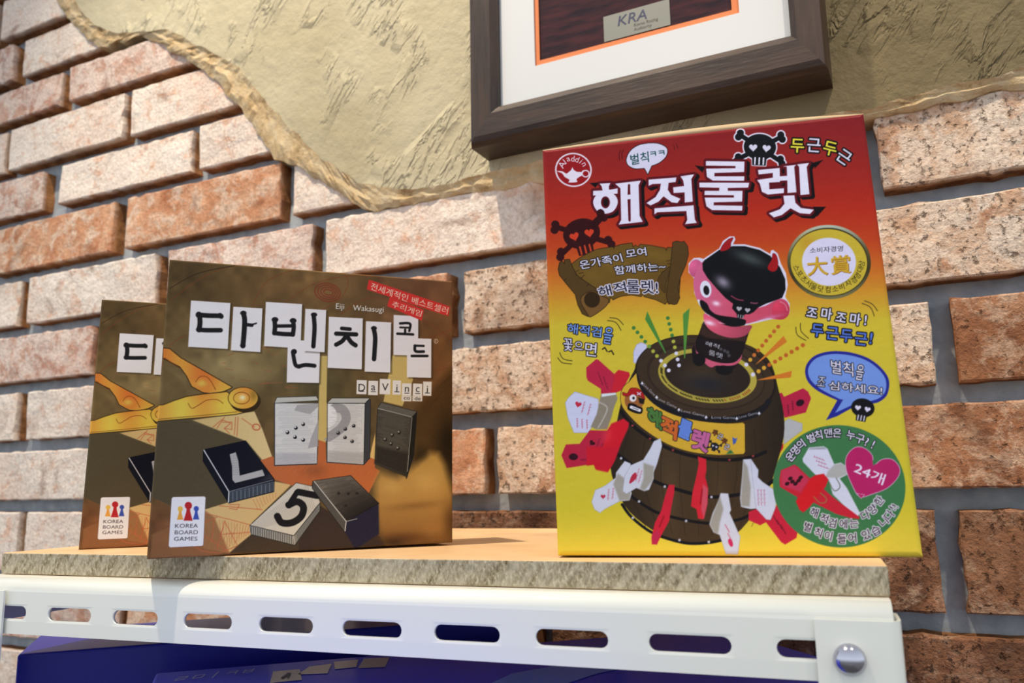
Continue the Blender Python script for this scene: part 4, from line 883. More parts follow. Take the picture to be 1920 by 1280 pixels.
# hoops
def hoop(P, w_, c=(24, 20, 20)): Z.line(spl(P, False), w_, c)
hoop(QB((255, -80), (300, 40), (430, 200), (700, 330), (1000, 415), (1350, 425), (1600, 370), (1720, 290), (1775, 210)), 10.5, (28, 26, 28))
for P, s_ in ((((500, 185), (720, 290)), 'Love Game'), (((775, 325), (1040, 385)), 'Love Game'), (((1125, 405), (1390, 408)), 'Love Game'), (((1440, 405), (1650, 350)), 'Love Game'), (((345, 25), (470, 150)), 'Love Game')):
    a, b_ = QB(*P); ang = math.degrees(math.atan2(b_[1]-a[1], b_[0]-a[0])); d = math.hypot(b_[0]-a[0], b_[1]-a[1]); n_ = (math.sin(math.radians(ang))*4, -math.cos(math.radians(ang))*4)
    Z.fit(s_, [(a[0]+n_[0], a[1]+n_[1]), (b_[0]+n_[0], b_[1]+n_[1]), (a[0]-n_[0]*.2, a[1]-n_[1]*.2)], (176, 176, 180))
for p in QB((495, 165), (750, 308), (1062, 394), (1412, 408), (1668, 350), (330, 5)): Z.poly([(p[0], p[1]-3.5), (p[0]+3, p[1]+1.5), (p[0]-3, p[1]+1.5)], (226, 226, 230), soft=.5); Z.line([(p[0], p[1]+1), (p[0], p[1]+3)], 1.2, (226, 226, 230))
hoop(QB((90, 330), (200, 470), (420, 635), (680, 770), (1000, 855), (1330, 882), (1600, 845), (1740, 790)), 6.5); hoop(QD((300, 40), (360, 95), (480, 180), (740, 375), (1050, 490), (1400, 565), (1750, 530), (2000, 450), (2140, 350)), 6.5); hoop(QD((420, 470), (510, 560), (750, 720), (1000, 800), (1380, 862), (1700, 822), (1850, 760)), 5.5); hoop(QD((400, 650), (500, 785), (700, 945), (900, 1030), (1150, 1088), (1400, 1076), (1560, 1040)), 5.5, (22, 22, 24))
for p in QB((220, 490), (420, 640), (682, 770), (1328, 882), (1598, 838)): heart(p[0], p[1], 2.6, 0, (160, 60, 60))
for p in QD((388, 130), (880, 448), (1405, 566), (590, 615), (1120, 835), (520, 800), (1045, 1050), (1375, 1072)): Z.ell(p[0], p[1], 2.4, 2.4, (178, 178, 180))
# sticker on the barrel
st = spl(QB((262, -110), (285, 10), (350, 130), (500, 270), (720, 375), (1000, 440), (1300, 466), (1480, 456)), False, 4)+QB((1503, 475), (1506, 790), (1488, 815))+spl(QB((1200, 826), (900, 792), (620, 700), (350, 530), (180, 370), (100, 260), (84, 150), (115, 50), (180, -10)), False, 4)
Z.poly(st, (206, 164, 48), stroke=(30, 24, 18), sw=.8)
def S(x, y): return QB((x, y))[0]
# little bandana face (plain cartoon)
Z.ell(*S(240, 200), 18, 20, (150, 92, 44)); Z.poly(spl(QB((110, 110), (160, 120), (200, 62), (290, 70), (345, 130), (360, 190), (300, 150), (200, 140), (150, 155), (112, 140))), (168, 28, 30), stroke=K, sw=.5)
Z.ell(*S(225, 175), 6.4, 6.8, (226, 220, 214)); Z.ell(*S(232, 175), 2.4, 2.8, K); Z.poly(QB((280, 165), (360, 190), (350, 245), (300, 235)), (34, 26, 22)); Z.poly(spl(QB((165, 270), (180, 235), (240, 240), (290, 270), (335, 290), (325, 350), (260, 350), (170, 310))), K)
Z.line(QB((205, 278), (300, 315)), 5.5, (226, 222, 220)); Z.line(QB((225, 285), (285, 310)), 1.2, K); Z.line(QB((275, 110), (312, 140)), 1.6, WH); Z.line(QB((275, 138), (315, 112)), 1.6, WH)
for ch, q, c in (('해', ((395, 262), (545, 345), (400, 455)), (72, 116, 52)), ('적', ((560, 370), (735, 455), (540, 570)), (196, 96, 40)), ('룰', ((775, 405), (910, 465), (735, 600)), (96, 128, 196)), ('렛', ((930, 525), (1110, 590), (885, 730)), (186, 96, 140))):
    Z.fit(ch, [S(*q[0]), S(*q[1]), S(*q[2])], c, out=(28, 28, 30), ow=2.0, bold=.06)
for ch, x, y, a, c in (('두', 1165, 575, 15, (150, 82, 36)), ('근', 1222, 615, 28, WH), ('두', 1268, 670, 38, (150, 82, 36)), ('근', 1300, 735, 20, WH)): Z.t(ch, *S(x, y), 11.5, a, c, out=K, ow=1.0, bold=.03)
skull(*S(1160, 725), 9, 20, (30, 30, 36), WH, teeth=0); Z.poly(QB((1360, 620), (1400, 640), (1420, 625), (1400, 690), (1370, 710)), (66, 92, 160)); Z.poly(QB((1290, 815), (1340, 760), (1380, 810)), (60, 110, 60), soft=1)
# figure
PK = (206, 84, 104)
Z.poly(Q7((205, 250), (840, 330), (800, 440), (735, 650), (700, 740), (640, 850), (560, 940), (400, 945), (375, 860), (200, 770), (110, 790), (60, 720), (50, 620), (100, 520), (150, 400)), (30, 22, 22), soft=.5)
Z.poly(Q7((190, 290), (300, 380), (600, 470), (790, 440), (770, 520), (600, 500), (260, 470), (160, 420)), (66, 44, 34), .8, soft=2)
Z.poly(spl(Q7((95, 530), (110, 640), (240, 740), (420, 800), (600, 800), (690, 740), (720, 690), (700, 770), (620, 830), (470, 842), (380, 838), (300, 860), (200, 780), (110, 660))), (200, 88, 110), soft=.5)
Z.ell(*Q7((150, 760))[0], 12, 12, (24, 20, 20), 20); Z.ell(*Q7((480, 900))[0], 16, 9, (22, 20, 20), 5)
Z.fit('해적', [Q7((240, 510))[0], Q7((425, 560))[0], Q7((225, 565))[0]], (206, 206, 206), bold=.02); Z.fit('룰렛', [Q7((280, 620))[0], Q7((465, 680))[0], Q7((275, 690))[0]], (206, 206, 206), bold=.02)
for p in Q7((440, 620), (490, 640), (530, 660), (548, 705)): Z.ell(p[0], p[1], 3, 3, (90, 90, 90), alpha=.7)
Z.poly(spl(Q7((225, 140), (215, 240), (280, 350), (420, 430), (600, 470), (760, 440), (830, 370), (840, 300), (600, 320), (400, 260))), shade(PK, 1340, 620, 50), soft=.6)
face = Q4((350, 440), (230, 640), (220, 800), (260, 950), (300, 960), (420, 1150), (480, 1230), (700, 1290), (960, 1270), (1200, 1200), (1300, 1215), (1400, 1215), (1490, 1130), (1490, 1030), (1440, 960), (1340, 950), (1100, 1060), (800, 1000), (500, 700))
Z.ell(*Q4((250, 540))[0], 13.5, 17, shade((206, 92, 128), 1303, 506, 20)); Z.poly(spl(face, True, 3), grad([(0, (206, 100, 132)), (.5, (204, 80, 98)), (1, (196, 70, 96))], (1/180, 0, -1300/180)), soft=.6)
Z.ell(*Q4((1380, 1100))[0], 16.5, 17, shade((200, 60, 82), 1464, 584, 24)); Z.line(spl(Q4((1370, 980), (1440, 1020), (1470, 1100)), False), 1.4, (230, 170, 180), .7)
Z.ell(*Q4((1250, 1190))[0], 26, 4, (206, 130, 160), -12, .6, glow=True)
for x, y, rx, ry in ((520, 1005, 8, 5), (430, 1265, 12, 5)): Z.ell(*Q4((x, y))[0], rx, ry, (248, 232, 240), 15, .9, glow=True)
Z.ell(*Q4((380, 815))[0], 10.5, 16, (220, 220, 224), -8); Z.ell(*Q4((388, 830))[0], 5.6, 9, (28, 24, 24), -8)
cap = Q4((335, 470), (360, 430), (560, 290), (740, 240), (900, 240), (1100, 290), (1240, 370), (1370, 520), (1440, 680), (1445, 820), (1400, 930), (1280, 975), (1180, 1010), (1080, 1060), (1020, 1120), (960, 1150), (900, 1150), (880, 1200), (800, 1200), (790, 1140), (730, 1070), (745, 1010), (640, 930), (520, 800), (400, 660), (340, 560))
Z.poly(cap, (16, 17, 20), soft=.5); Z.ell(*Q4((960, 400))[0], 36, 12, (74, 84, 78), 22, .8, glow=True); Z.ell(*Q4((610, 720))[0], 17, 11, (150, 140, 150), 35, .9, glow=True)
Z.line(spl(Q4((720, 905), (800, 950), (880, 965)), False), 2.2, (160, 60, 84), .8); Z.line(spl(Q4((980, 995), (1030, 1003), (1070, 1000)), False), 2, (170, 90, 110), .8)
Z.poly(spl(Q4((575, 300), (610, 220), (680, 150), (745, 130), (715, 200), (705, 260), (640, 300))), (156, 26, 30), stroke=(60, 10, 14), sw=.4); Z.poly(spl(Q4((1205, 530), (1260, 420), (1275, 340), (1320, 360), (1345, 460), (1330, 550), (1270, 580))), (158, 24, 28), stroke=(60, 10, 14), sw=.4)
heart(*Q4((825, 1075))[0], 5.4, 6, (176, 172, 172)); heart(*Q4((938, 1095))[0], 5.4, 6, (176, 172, 172))
for k in range(3): Z.line(Q4((815+k*32, 1155+k*5), (812+k*32, 1190+k*6)), 1.5, (176, 176, 172))
Z.poly(spl(Q4((300, 980), (330, 960), (400, 1010), (440, 1090), (520, 1150), (640, 1175), (760, 1190), (900, 1220), (915, 1260), (880, 1300), (720, 1310), (600, 1260), (480, 1190), (380, 1130), (320, 1060))), (20, 18, 20), soft=.6)
# swords in front
blade(QA((145, 410), (180, 350), (270, 265), (580, 360), (590, 600), (440, 805), (260, 805), (180, 610)), (200, 202, 216), (150, 154, 170))
Z.poly(QA((620, 290), (815, 275), (840, 350), (790, 480), (760, 600), (700, 760), (560, 765), (480, 730), (560, 560)), (138, 128, 106), soft=1.2); Z.poly(QA((625, 290), (815, 275), (820, 300), (630, 330)), (214, 222, 218), soft=1); Z.line(spl(QA((590, 400), (700, 470), (660, 600), (580, 740)), False), 2.5, (190, 184, 168), .7)
heart(*QA((315, 430))[0], 6.5, 15, (188, 40, 62))
def scrib(QQ, x0, y0, x1, y1, n_, ang, c, L_=26):
    for k in range(n_):
        for j in range(4):
            t = k/max(1, n_-1); x, y = x0+(x1-x0)*t, y0+(y1-y0)*t; a = math.radians(ang); sx_, sy_ = math.cos(a), math.sin(a)
            p, q = QQ((x+sx_*L_*j, y+sy_*L_*j), (x+sx_*(L_*j+L_*.7), y+sy_*(L_*j+L_*.7)))
            Z.line([(p[0]-.7*sy_, p[1]+.7*sx_), q], 1.5, c, .6); Z.line([p, (p[0]+1.6*sy_, p[1]-1.6*sx_)], 1.3, c, .6)
scrib(QA, 400, 400, 480, 430, 2, 105, (180, 60, 84), 40); scrib(QA, 300, 620, 430, 640, 3, 88, (180, 60, 84), 32)
blade(QA((90, 1110), (150, 965), (335, 955), (470, 775), (700, 780), (760, 690), (920, 625), (990, 680), (980, 740), (880, 960), (800, 1180), (740, 1290), (560, 1290), (520, 1225), (160, 1280)), (180, 34, 58))
Z.poly(QA((760, 690), (920, 625), (990, 680), (980, 740), (880, 960), (800, 1180), (700, 1330), (560, 1300), (640, 1000), (720, 780)), (204, 26, 40), soft=2.5); Z.ell(*QA((700, 850))[0], 10, 16, (226, 60, 66), 20, .5, glow=True)
Z.ell(*QA((250, 1130))[0], 8.5, 6.5, (50, 14, 26)); heart(*QA((500, 945))[0], 6, 40, (56, 14, 24)); scrib(QA, 600, 890, 640, 960, 2, 110, (96, 20, 40), 40); scrib(QA, 350, 1170, 430, 1140, 2, 0, (96, 20, 40), 20)
blade(QD((0, 0), (360, 0), (300, 190), (240, 285), (100, 255), (80, 205), (0, 215)), (196, 26, 42)); scrib(Q6, 560, 800, 620, 850, 2, 70, (90, 20, 40), 40)
def wsword(P, shadow, mark): 
    blade(P, (200, 202, 206), (160, 160, 164)); Z.poly(shadow, (148, 142, 122), .85, soft=2)
wsword(QD((60, 620), (100, 490), (210, 440), (330, 350), (335, 290), (430, 165), (490, 190), (500, 250), (440, 420), (505, 520), (480, 600), (370, 610), (200, 700), (150, 740), (90, 700)), QD((350, 300), (420, 350), (500, 520), (480, 600), (370, 605), (300, 420)), None)
heart(*QD((185, 560))[0], 5, 0, (180, 50, 70)); scrib(QD, 250, 480, 300, 470, 2, 95, (186, 70, 90), 32)
wsword(QD((410, 500), (430, 330), (500, 210), (640, 150), (690, 70), (720, 20), (760, -60), (830, -90), (845, -10), (790, 190), (750, 290), (750, 360), (700, 480), (650, 495), (560, 460), (450, 525)), QD((640, 180), (760, 220), (745, 380), (650, 495), (600, 470), (640, 350)), None)
Z.poly(spl(QD((480, 400), (510, 320), (555, 290), (560, 350), (500, 410))), (176, 44, 64)); scrib(QD, 590, 250, 620, 270, 2, 105, (190, 80, 100), 38)
blade(QD((925, 425), (990, 430), (985, 520), (950, 700), (930, 830), (850, 980), (790, 1100), (735, 1095), (730, 1020), (770, 850), (840, 720), (880, 560)), (198, 34, 50)); Z.line(spl(QD((870, 780), (820, 900)), False), 3, (140, 20, 36), .7); Z.poly(QD((735, 1000), (800, 930), (830, 1000), (790, 1100), (735, 1095)), (176, 40, 78), .7, soft=2)
blade(QD((1250, 110), (1345, 140), (1348, 260), (1335, 340), (1368, 470), (1360, 640), (1320, 815), (1255, 810), (1235, 700), (1175, 670), (1190, 520), (1235, 330), (1262, 190)), (204, 36, 48)); Z.poly(QD((1310, 420), (1365, 470), (1358, 640), (1318, 812), (1290, 700)), (198, 80, 92), .9, soft=1.2); Z.line(QD((1300, 480), (1280, 640)), 3, (150, 18, 34), .8)
wsword(QD((1510, 525), (1590, 530), (1610, 640), (1622, 710), (1605, 745), (1700, 960), (1725, 1010), (1700, 1210), (1570, 1205), (1530, 1080), (1500, 990), (1430, 960), (1385, 870), (1420, 750), (1490, 600)), QD((1500, 560), (1540, 700), (1500, 850), (1480, 980), (1430, 960), (1385, 870), (1430, 740)), None)
scrib(QD, 1560, 880, 1590, 980, 2, 60, (190, 60, 90), 26); Z.ell(*QD((1620, 1080))[0], 4, 8, (196, 44, 84), -20)
wsword(QE((-60, -30), (60, -20), (60, 330), (110, 430), (105, 490), (150, 545), (250, 610), (280, 750), (270, 800), (225, 905), (190, 900), (90, 790), (40, 800), (-30, 780), (-50, 700), (-40, 500)) if False else QE((-30, 330), (40, 325), (110, 430), (105, 500), (150, 545), (255, 615), (280, 750), (270, 800), (228, 905), (190, 900), (92, 795), (40, 800), (-50, 780), (-60, 700), (-40, 480)), QE((-30, 340), (10, 400), (40, 600), (30, 780), (-48, 775), (-55, 700), (-40, 480)), None)
scrib(QE, 110, 620, 170, 620, 3, 88, (180, 80, 100), 40)
blade(QE((20, 830), (100, 800), (190, 900), (230, 905), (290, 760), (330, 830), (490, 1020), (480, 1080), (370, 1145), (330, 1120), (185, 930), (130, 960), (20, 910)), (190, 34, 54)); blade(QE((40, 325), (110, 430), (105, 500), (150, 545), (255, 615), (280, 750), (270, 800), (228, 905), (190, 900), (92, 795)), (200, 202, 210), (160, 160, 166)); scrib(QE, 110, 620, 170, 620, 3, 88, (180, 80, 100), 40)
scrib(QE, 260, 870, 330, 960, 3, 60, (70, 16, 30), 26)
# marks on the right-hand red handle
Z.ell(*QC((715, 410))[0], 8, 6, (40, 14, 26), -25); scrib(QC, 550, 440, 610, 390, 2, 85, (70, 16, 34), 34)
# rays and dots
for P, c in ((Q6((1120, 95), (1095, 190), (1325, 578)), (74, 132, 52)), (Q6((1605, 60), (1528, 130), (1542, 640)), (80, 138, 56))): Z.poly([P[0], P[1], P[2], (P[2][0]+1.5, P[2][1]-1)], c)
for P in (Q7((1275, 442), (1322, 520), (890, 835)), Q7((1388, 908), (1372, 998), (905, 1035))): Z.poly(P, (204, 116, 38))
def dots(P, cs, rr=3.5):
    for p, c in zip(P, cs): Z.ell(p[0], p[1], rr, rr, c)
G = (62, 120, 56); YG = (168, 172, 62)
dots(Q6((965, 287), (1008, 338), (1053, 390), (1097, 443), (1142, 498), (1187, 554), (1231, 608), (1277, 662), (1322, 717), (1366, 773)), [G]*4+[(110, 150, 60)]+[YG]*2+[WH]*3)
dots(Q6((1355, 175), (1371, 241), (1388, 307), (1404, 373), (1419, 442), (1435, 509), (1451, 578), (1467, 647), (1483, 715)), [G]*4+[YG]*2+[WH]*3)
OR = (186, 92, 36); YO = (214, 160, 52)
dots(Q7((1204, 319), (1149, 382), (1096, 445), (1043, 508), (991, 571), (938, 634), (885, 697), (832, 761), (779, 825)), [OR]*6+[(196, 110, 50), YO, WH], 3.7)
dots(Q7((1533, 566), (1457, 611), (1383, 656), (1308, 699), (1234, 743), (1162, 786), (1087, 828), (1015, 869), (943, 914), (868, 958)), [OR]*7+[YO, YO, WH], 3.9)
# side slogans
BL = (120, 156, 214)
Z.fit('해적검', [Q6((215, 235))[0], Q6((600, 285))[0], Q6((205, 345))[0]], BL, out=K, ow=1.8, bold=.02); Z.fit('을', [Q6((640, 275))[0], Q6((735, 290))[0], Q6((610, 460))[0]], BL, out=K, ow=1.8, bold=.02)
Z.fit('꽃', [Q6((165, 405))[0], Q6((265, 415))[0], Q6((165, 545))[0]], WH, out=K, ow=1.8, bold=.02); Z.fit('으', [Q6((290, 440))[0], Q6((385, 450))[0], Q6((288, 530))[0]], WH, out=K, ow=1.8, bold=.02); Z.fit('면', [Q6((415, 450))[0], Q6((545, 465))[0], Q6((405, 600))[0]], WH, out=K, ow=1.8, bold=.02)
for P in (Q6((608, 530), (635, 512), (660, 555)), Q6((680, 560), (712, 548), (735, 590)), ): Z.line(P, 2.4, K)
for P in (Q6((690, 170), (780, 185), (845, 250)), Q6((665, 203), (760, 225), (820, 315)), Q6((118, 570), (160, 640), (262, 663)), Q6((97, 628), (150, 685), (255, 698)), Q8((1205, 55), (1330, 110), (1412, 215)), Q8((1165, 95), (1300, 160), (1362, 300)), Q8((180, 415), (190, 540), (310, 658)), Q8((105, 475), (130, 600), (268, 690))): Z.line(spl(P, False), 1.3, K)
def row(QQ, items, col, ow, bold=.03):
    for ch, x, y, s_, a in items: Z.t(ch, *QQ((x, y))[0], s_, a, col, out=K, ow=ow+.5, bold=bold)
row(Q8, (('조', 365, 240, 23, 10), ('마', 600, 265, 24, 8), ('조', 830, 320, 23, 10), ('마', 1060, 350, 24, 8), ('!', 1222, 365, 25, 6)), WH, 1.9)
row(Q8, (('두', 450, 530, 27, 6), ('근', 690, 575, 27, 6), ('두', 915, 615, 27, 6), ('근', 1150, 665, 27, 6), ('!', 1310, 655, 29, 8)), (84, 116, 196), 2.0)
# blue balloon
bl = spl(Q9((620, 145), (480, 160), (330, 215), (235, 320), (212, 440), (260, 570), (400, 690), (640, 805)), False, 5)+Q9((490, 1070), (640, 1015), (820, 915), (1000, 860))+spl(Q9((1100, 850), (1200, 825), (1300, 740), (1335, 600), (1310, 480), (1200, 345), (1040, 235), (820, 165), (620, 145)), False, 5)
Z.poly(bl, (38, 42, 132)); bi = spl(Q9((620, 185), (480, 200), (350, 250), (270, 340), (252, 440), (300, 550), (430, 660), (680, 790)), False, 5)+Q9((720, 795), (612, 972), (820, 875), (960, 830))+spl(Q9((1100, 810), (1190, 780), (1270, 710), (1295, 600), (1270, 490), (1170, 370), (1020, 268), (820, 205), (620, 185)), False, 5)
Z.poly(bi, (112, 144, 206))
Z.fit('벌칙', [Q9((555, 262))[0], Q9((850, 310))[0], Q9((562, 440))[0]], WH, out=K, ow=1.6, bold=.015); Z.fit('을', [Q9((910, 325))[0], Q9((1005, 340))[0], Q9((880, 525))[0]], WH, out=K, ow=1.6, bold=.015)
Z.fit('조', [Q9((390, 488))[0], Q9((490, 500))[0], Q9((370, 610))[0]], WH, out=K, ow=1.6, bold=.015); Z.fit('심하세요!', [Q9((530, 545))[0], Q9((1240, 620))[0], Q9((530, 660))[0]], WH, out=K, ow=1.6, bold=.015)
skull(*Q9((982, 905))[0], 24, 10, (22, 20, 22), WH, bones=False)
# award medal
mc = Q5((808, 628))[0]
Z.ell(mc[0], mc[1], 78.5, 69.5, grad([(0, (176, 184, 156)), (.35, (90, 84, 50)), (.6, (60, 52, 26)), (1, (130, 128, 84))], (.0008, .0068, -4.15)), 6); Z.ell(mc[0], mc[1], 73.2, 64, (44, 40, 22), 6); Z.ell(mc[0]-.5, mc[1]+.5, 72, 62, (196, 172, 52), 6); Z.ell(mc[0]-40, mc[1]-35, 20, 20, (186, 138, 40), 0, .6, glow=True)
wc = Q5((808, 625))[0]; Z.ell(wc[0], wc[1], 50.5, 45, (212, 208, 222), 6)
Z.fit('소비자경영', [Q5((500, 400))[0], Q5((1030, 365))[0], Q5((500, 490))[0]], (34, 28, 28), bold=.02)
for ch, q in (('大', ((450, 560), (770, 540), (470, 850))), ('賞', ((830, 540), (1140, 510), (850, 830)))):
    Z.fit(ch, [(Q5(q[0])[0][0]+.8, Q5(q[0])[0][1]+.8), (Q5(q[1])[0][0]+.8, Q5(q[1])[0][1]+.8), (Q5(q[2])[0][0]+.8, Q5(q[2])[0][1]+.8)], (120, 70, 24), bold=.025); Z.fit(ch, [Q5(k_)[0] for k_ in q], (204, 162, 44), bold=.018)
for ch, x, y, a in zip('스포츠서울닷컴소비자경영대상', (290, 340, 410, 480, 565, 675, 790, 905, 1010, 1115, 1205, 1262, 1305, 1330), (722, 812, 897, 970, 1022, 1058, 1068, 1055, 1022, 965, 920, 850, 745, 658), (62, 52, 42, 32, 22, 12, 2, -8, -18, -30, -42, -55, -70, -82)):
    Z.t(ch, *Q5((x, y))[0], 13.5, a, (34, 28, 16), bold=.02)
# green disc
gc = QE((890, 585))[0]; Z.ell(gc[0], gc[1], 124.5, 114.5, (62, 116, 68), 10)
for ch, x, y, s_, a in (('운', 420, 300, 19, -52), ('명', 468, 238, 19, -48), ('의', 520, 182, 19, -36), ('벌', 620, 120, 19, -20), ('칙', 690, 92, 19, -12), ('맨', 785, 72, 19, -4), ('은', 870, 72, 19, 3), ('누', 1005, 95, 20, 12), ('구', 1090, 130, 20, 18), ('?', 1155, 160, 22, 22), ('!', 1215, 185, 22, 26)):
    Z.t(ch, *QE((x, y))[0], s_, a, WH, out=K, ow=1.6, bold=.025)
blade(QE((540, 320), (600, 215), (740, 203), (775, 225), (840, 375), (905, 360), (990, 420), (985, 460), (890, 510), (960, 600), (1085, 840), (1060, 890), (830, 660), (790, 520), (660, 470), (545, 350)), (204, 206, 214), (150, 170, 150))
Z.poly(QE((840, 380), (905, 362), (990, 420), (985, 460), (880, 505), (760, 500), (780, 440)), (170, 170, 160), soft=1.5); Z.poly(QE((600, 220), (740, 208), (770, 230), (605, 232)), (120, 120, 120), .6, soft=1)
scrib(QE, 650, 300, 690, 380, 3, 20, (170, 70, 96), 28)
def clip_(P, c): Z.line(spl(P, False), 1.8, c)
clip_(QE((795, 545), (820, 600), (850, 630), (890, 605), (895, 570), (860, 505)), (104, 112, 90))
blade(QE((315, 520), (330, 430), (460, 378), (490, 395), (610, 510), (660, 480), (740, 465), (785, 520), (760, 590), (740, 610), (830, 690), (1085, 880), (1080, 900), (1000, 890), (860, 850), (640, 740), (600, 790), (545, 835), (510, 810), (475, 730), (490, 690), (320, 590)), (190, 34, 48))
Z.poly(QE((610, 510), (660, 480), (740, 465), (785, 520), (740, 610), (640, 740), (545, 835), (510, 810), (475, 730), (540, 640)), (204, 28, 34), soft=1.5); Z.poly(QE((335, 435), (460, 385), (600, 520), (520, 640), (330, 580)), (190, 56, 84), .8, soft=2)
for p in QE((390, 560), (420, 510), (470, 560), (520, 500), (440, 540), (500, 530)): Z.ell(p[0], p[1], 4.6, 3.4, (50, 16, 24), -30)
clip_(QE((645, 685), (700, 740), (755, 740), (765, 700), (710, 650)), (140, 110, 60))
hp = QE((1085, 685))[0]
Z.poly(spl(QE((1085, 682), (1010, 560), (958, 420), (962, 300), (1040, 215), (1130, 220), (1205, 290), (1220, 385), (1300, 330), (1400, 330), (1468, 410), (1450, 500), (1350, 600), (1200, 660)), True, 4), (178, 34, 92), stroke=(208, 180, 200), sw=1.0)
Z.poly(QE((1100, 700), (1060, 655), (1130, 668)), (178, 34, 92), stroke=(208, 180, 200), sw=.8); Z.poly(QE((1090, 662), (1070, 600), (1150, 640)), (178, 34, 92))
Z.poly(QE((1180, 380), (1218, 420), (1260, 372)), (178, 34, 92), soft=1); Z.poly(QE((1209, 330), (1216, 392), (1236, 362)), (62, 116, 68), soft=.5)
Z.fit('24개', [QE((1060, 350))[0], QE((1340, 475))[0], QE((1025, 450))[0]], (226, 216, 226), bold=.02)
for ch, x, y, s_, a in (('해', 650, 835, 19, 18), ('적', 745, 895, 19, 18), ('검', 825, 935, 19, 12), ('에', 930, 945, 19, 2), ('는', 1030, 940, 19, -5), ('다', 1140, 860, 19, -25), ('양', 1210, 805, 19, -38), ('한', 1270, 725, 19, -52),
                        ('벌', 590, 975, 19, 18), ('칙', 690, 1030, 19, 18), ('이', 785, 1060, 19, 12), ('들', 915, 1090, 20, 2), ('어', 1015, 1080, 20, -5), ('있', 1150, 1050, 20, -20), ('습', 1240, 1010, 20, -30), ('니', 1315, 925, 20, -42), ('다', 1370, 860, 20, -52), ('!', 1400, 795, 19, -62), ('!', 1425, 775, 19, -65)):
    Z.t(ch, *QE((x, y))[0], s_, a, (34, 26, 30), out=(222, 214, 218), ow=1.6, bold=.02)
Z.speck(3.0, 2)
# ---------------------------------------------------------------- the three game boxes on the board
def face_frame(x, y, yaw, tilt):
    e_ = np.array((math.cos(yaw), math.sin(yaw), 0)); n_ = np.array((-math.sin(yaw), math.cos(yaw), 0))
    s_ = np.array((0, 0, math.cos(tilt)))+n_*math.sin(tilt); return np.array((x, y, -.03)), e_, s_
def homog(src, dst):
    A = []; B = []
    for (u, v), (x, y) in zip(src, dst):
        A.append([u, v, 1, 0, 0, 0, -u*x, -v*x]); B.append(x); A.append([0, 0, 0, u, v, 1, -u*y, -v*y]); B.append(y)
    return np.append(np.linalg.solve(np.array(A), np.array(B)), 1).reshape(3, 3)
class Face:
    def __init__(s, q, x, y, yaw, tilt):
        s.o, s.e, s.s = face_frame(x, y, yaw, tilt); s.n = np.cross(s.e, s.s); s.yaw = yaw; s.q = q
        s.uv = []
        for c_ in q:
            p = at(c_[0], c_[1], s.o, s.n)-s.o; s.uv.append((p@s.e, p@s.s))
        s.H = homog([(0, 0), (1, 0), (1, 1), (0, 1)], q); s.G = homog([(0, 0), (1, 0), (1, 1), (0, 1)], s.uv)
def apply_h(H, a, b_):
    w = H[2, 0]*a+H[2, 1]*b_+H[2, 2]; return (H[0, 0]*a+H[0, 1]*b_+H[0, 2])/w, (H[1, 0]*a+H[1, 1]*b_+H[1, 2])/w
def print_sheet(face, cv, nu, nv, gain, fr_):
    """finely gridded sheet carrying the cover print as vertex colour; local frame u (right), v (up), w (out)"""
    a, b_ = np.meshgrid(np.linspace(0, 1, nu), np.linspace(0, 1, nv))
    # even spacing on the box, not in the picture
    px, py = apply_h(face.H, a, b_); 
    U = (1-b_)*((1-a)*face.uv[0][0]+a*face.uv[1][0])+b_*((1-a)*face.uv[3][0]+a*face.uv[2][0])
    V = (1-b_)*((1-a)*face.uv[0][1]+a*face.uv[1][1])+b_*((1-a)*face.uv[3][1]+a*face.uv[2][1])
    Hi = homog(face.uv, face.q); px, py = apply_h(Hi, U, V)
    col = cv.sample(px, py)
    me = bpy.data.meshes.new('cover_print'); N = nu*nv
    # the printed card wraps round the folded edges with a small radius
    ds = lambda a0, a1, wd: np.minimum(a0, a1)*wd
    wd_, hg = face.uv[1][0]-face.uv[0][0], face.uv[3][1]-face.uv[0][1]
    def fold(d): d = np.clip(d, 0, fr_); return fr_-np.sqrt(np.maximum(0, fr_**2-(fr_-d)**2))
    Wd = -np.maximum(fold(ds(a, 1-a, wd_)), fold(ds(b_, 1-b_, hg)))
    co = np.stack([U, V, Wd], -1).reshape(-1, 3).astype(np.float32)
    i = np.arange(nu-1)[None, :]+nu*np.arange(nv-1)[:, None]
    f_ = np.stack([i, i+1, i+nu+1, i+nu], -1).reshape(-1, 4).astype(np.int32)
    me.vertices.add(N); me.vertices.foreach_set('co', co.ravel())
    me.loops.add(f_.size); me.loops.foreach_set('vertex_index', f_.ravel())
    me.polygons.add(len(f_)); me.polygons.foreach_set('loop_start', np.arange(0, f_.size, 4, dtype=np.int32)); me.polygons.foreach_set('loop_total', np.full(len(f_), 4, dtype=np.int32))
    me.update(calc_edges=True)
    ca_ = me.color_attributes.new('print', 'FLOAT_COLOR', 'POINT')
    c4 = np.ones((N, 4), np.float32); c4[:, :3] = np.clip(lin(col.reshape(-1, 3))*gain, 0, .9); ca_.data.foreach_set('color', c4.ravel())
    return me
def print_mat(name, rough, coat, bumpd):
    m_ = M(name, (200, 200, 200), rough, .06, coat=coat, coatr=.12); at_ = m_.n('Attribute'); at_.attribute_name = 'print'
    m_.color(at_.outputs['Color'])
    co_ = m_.coord(); m_.bump(m_.noise(co_, 160, 3), bumpd, .5); return m_.m
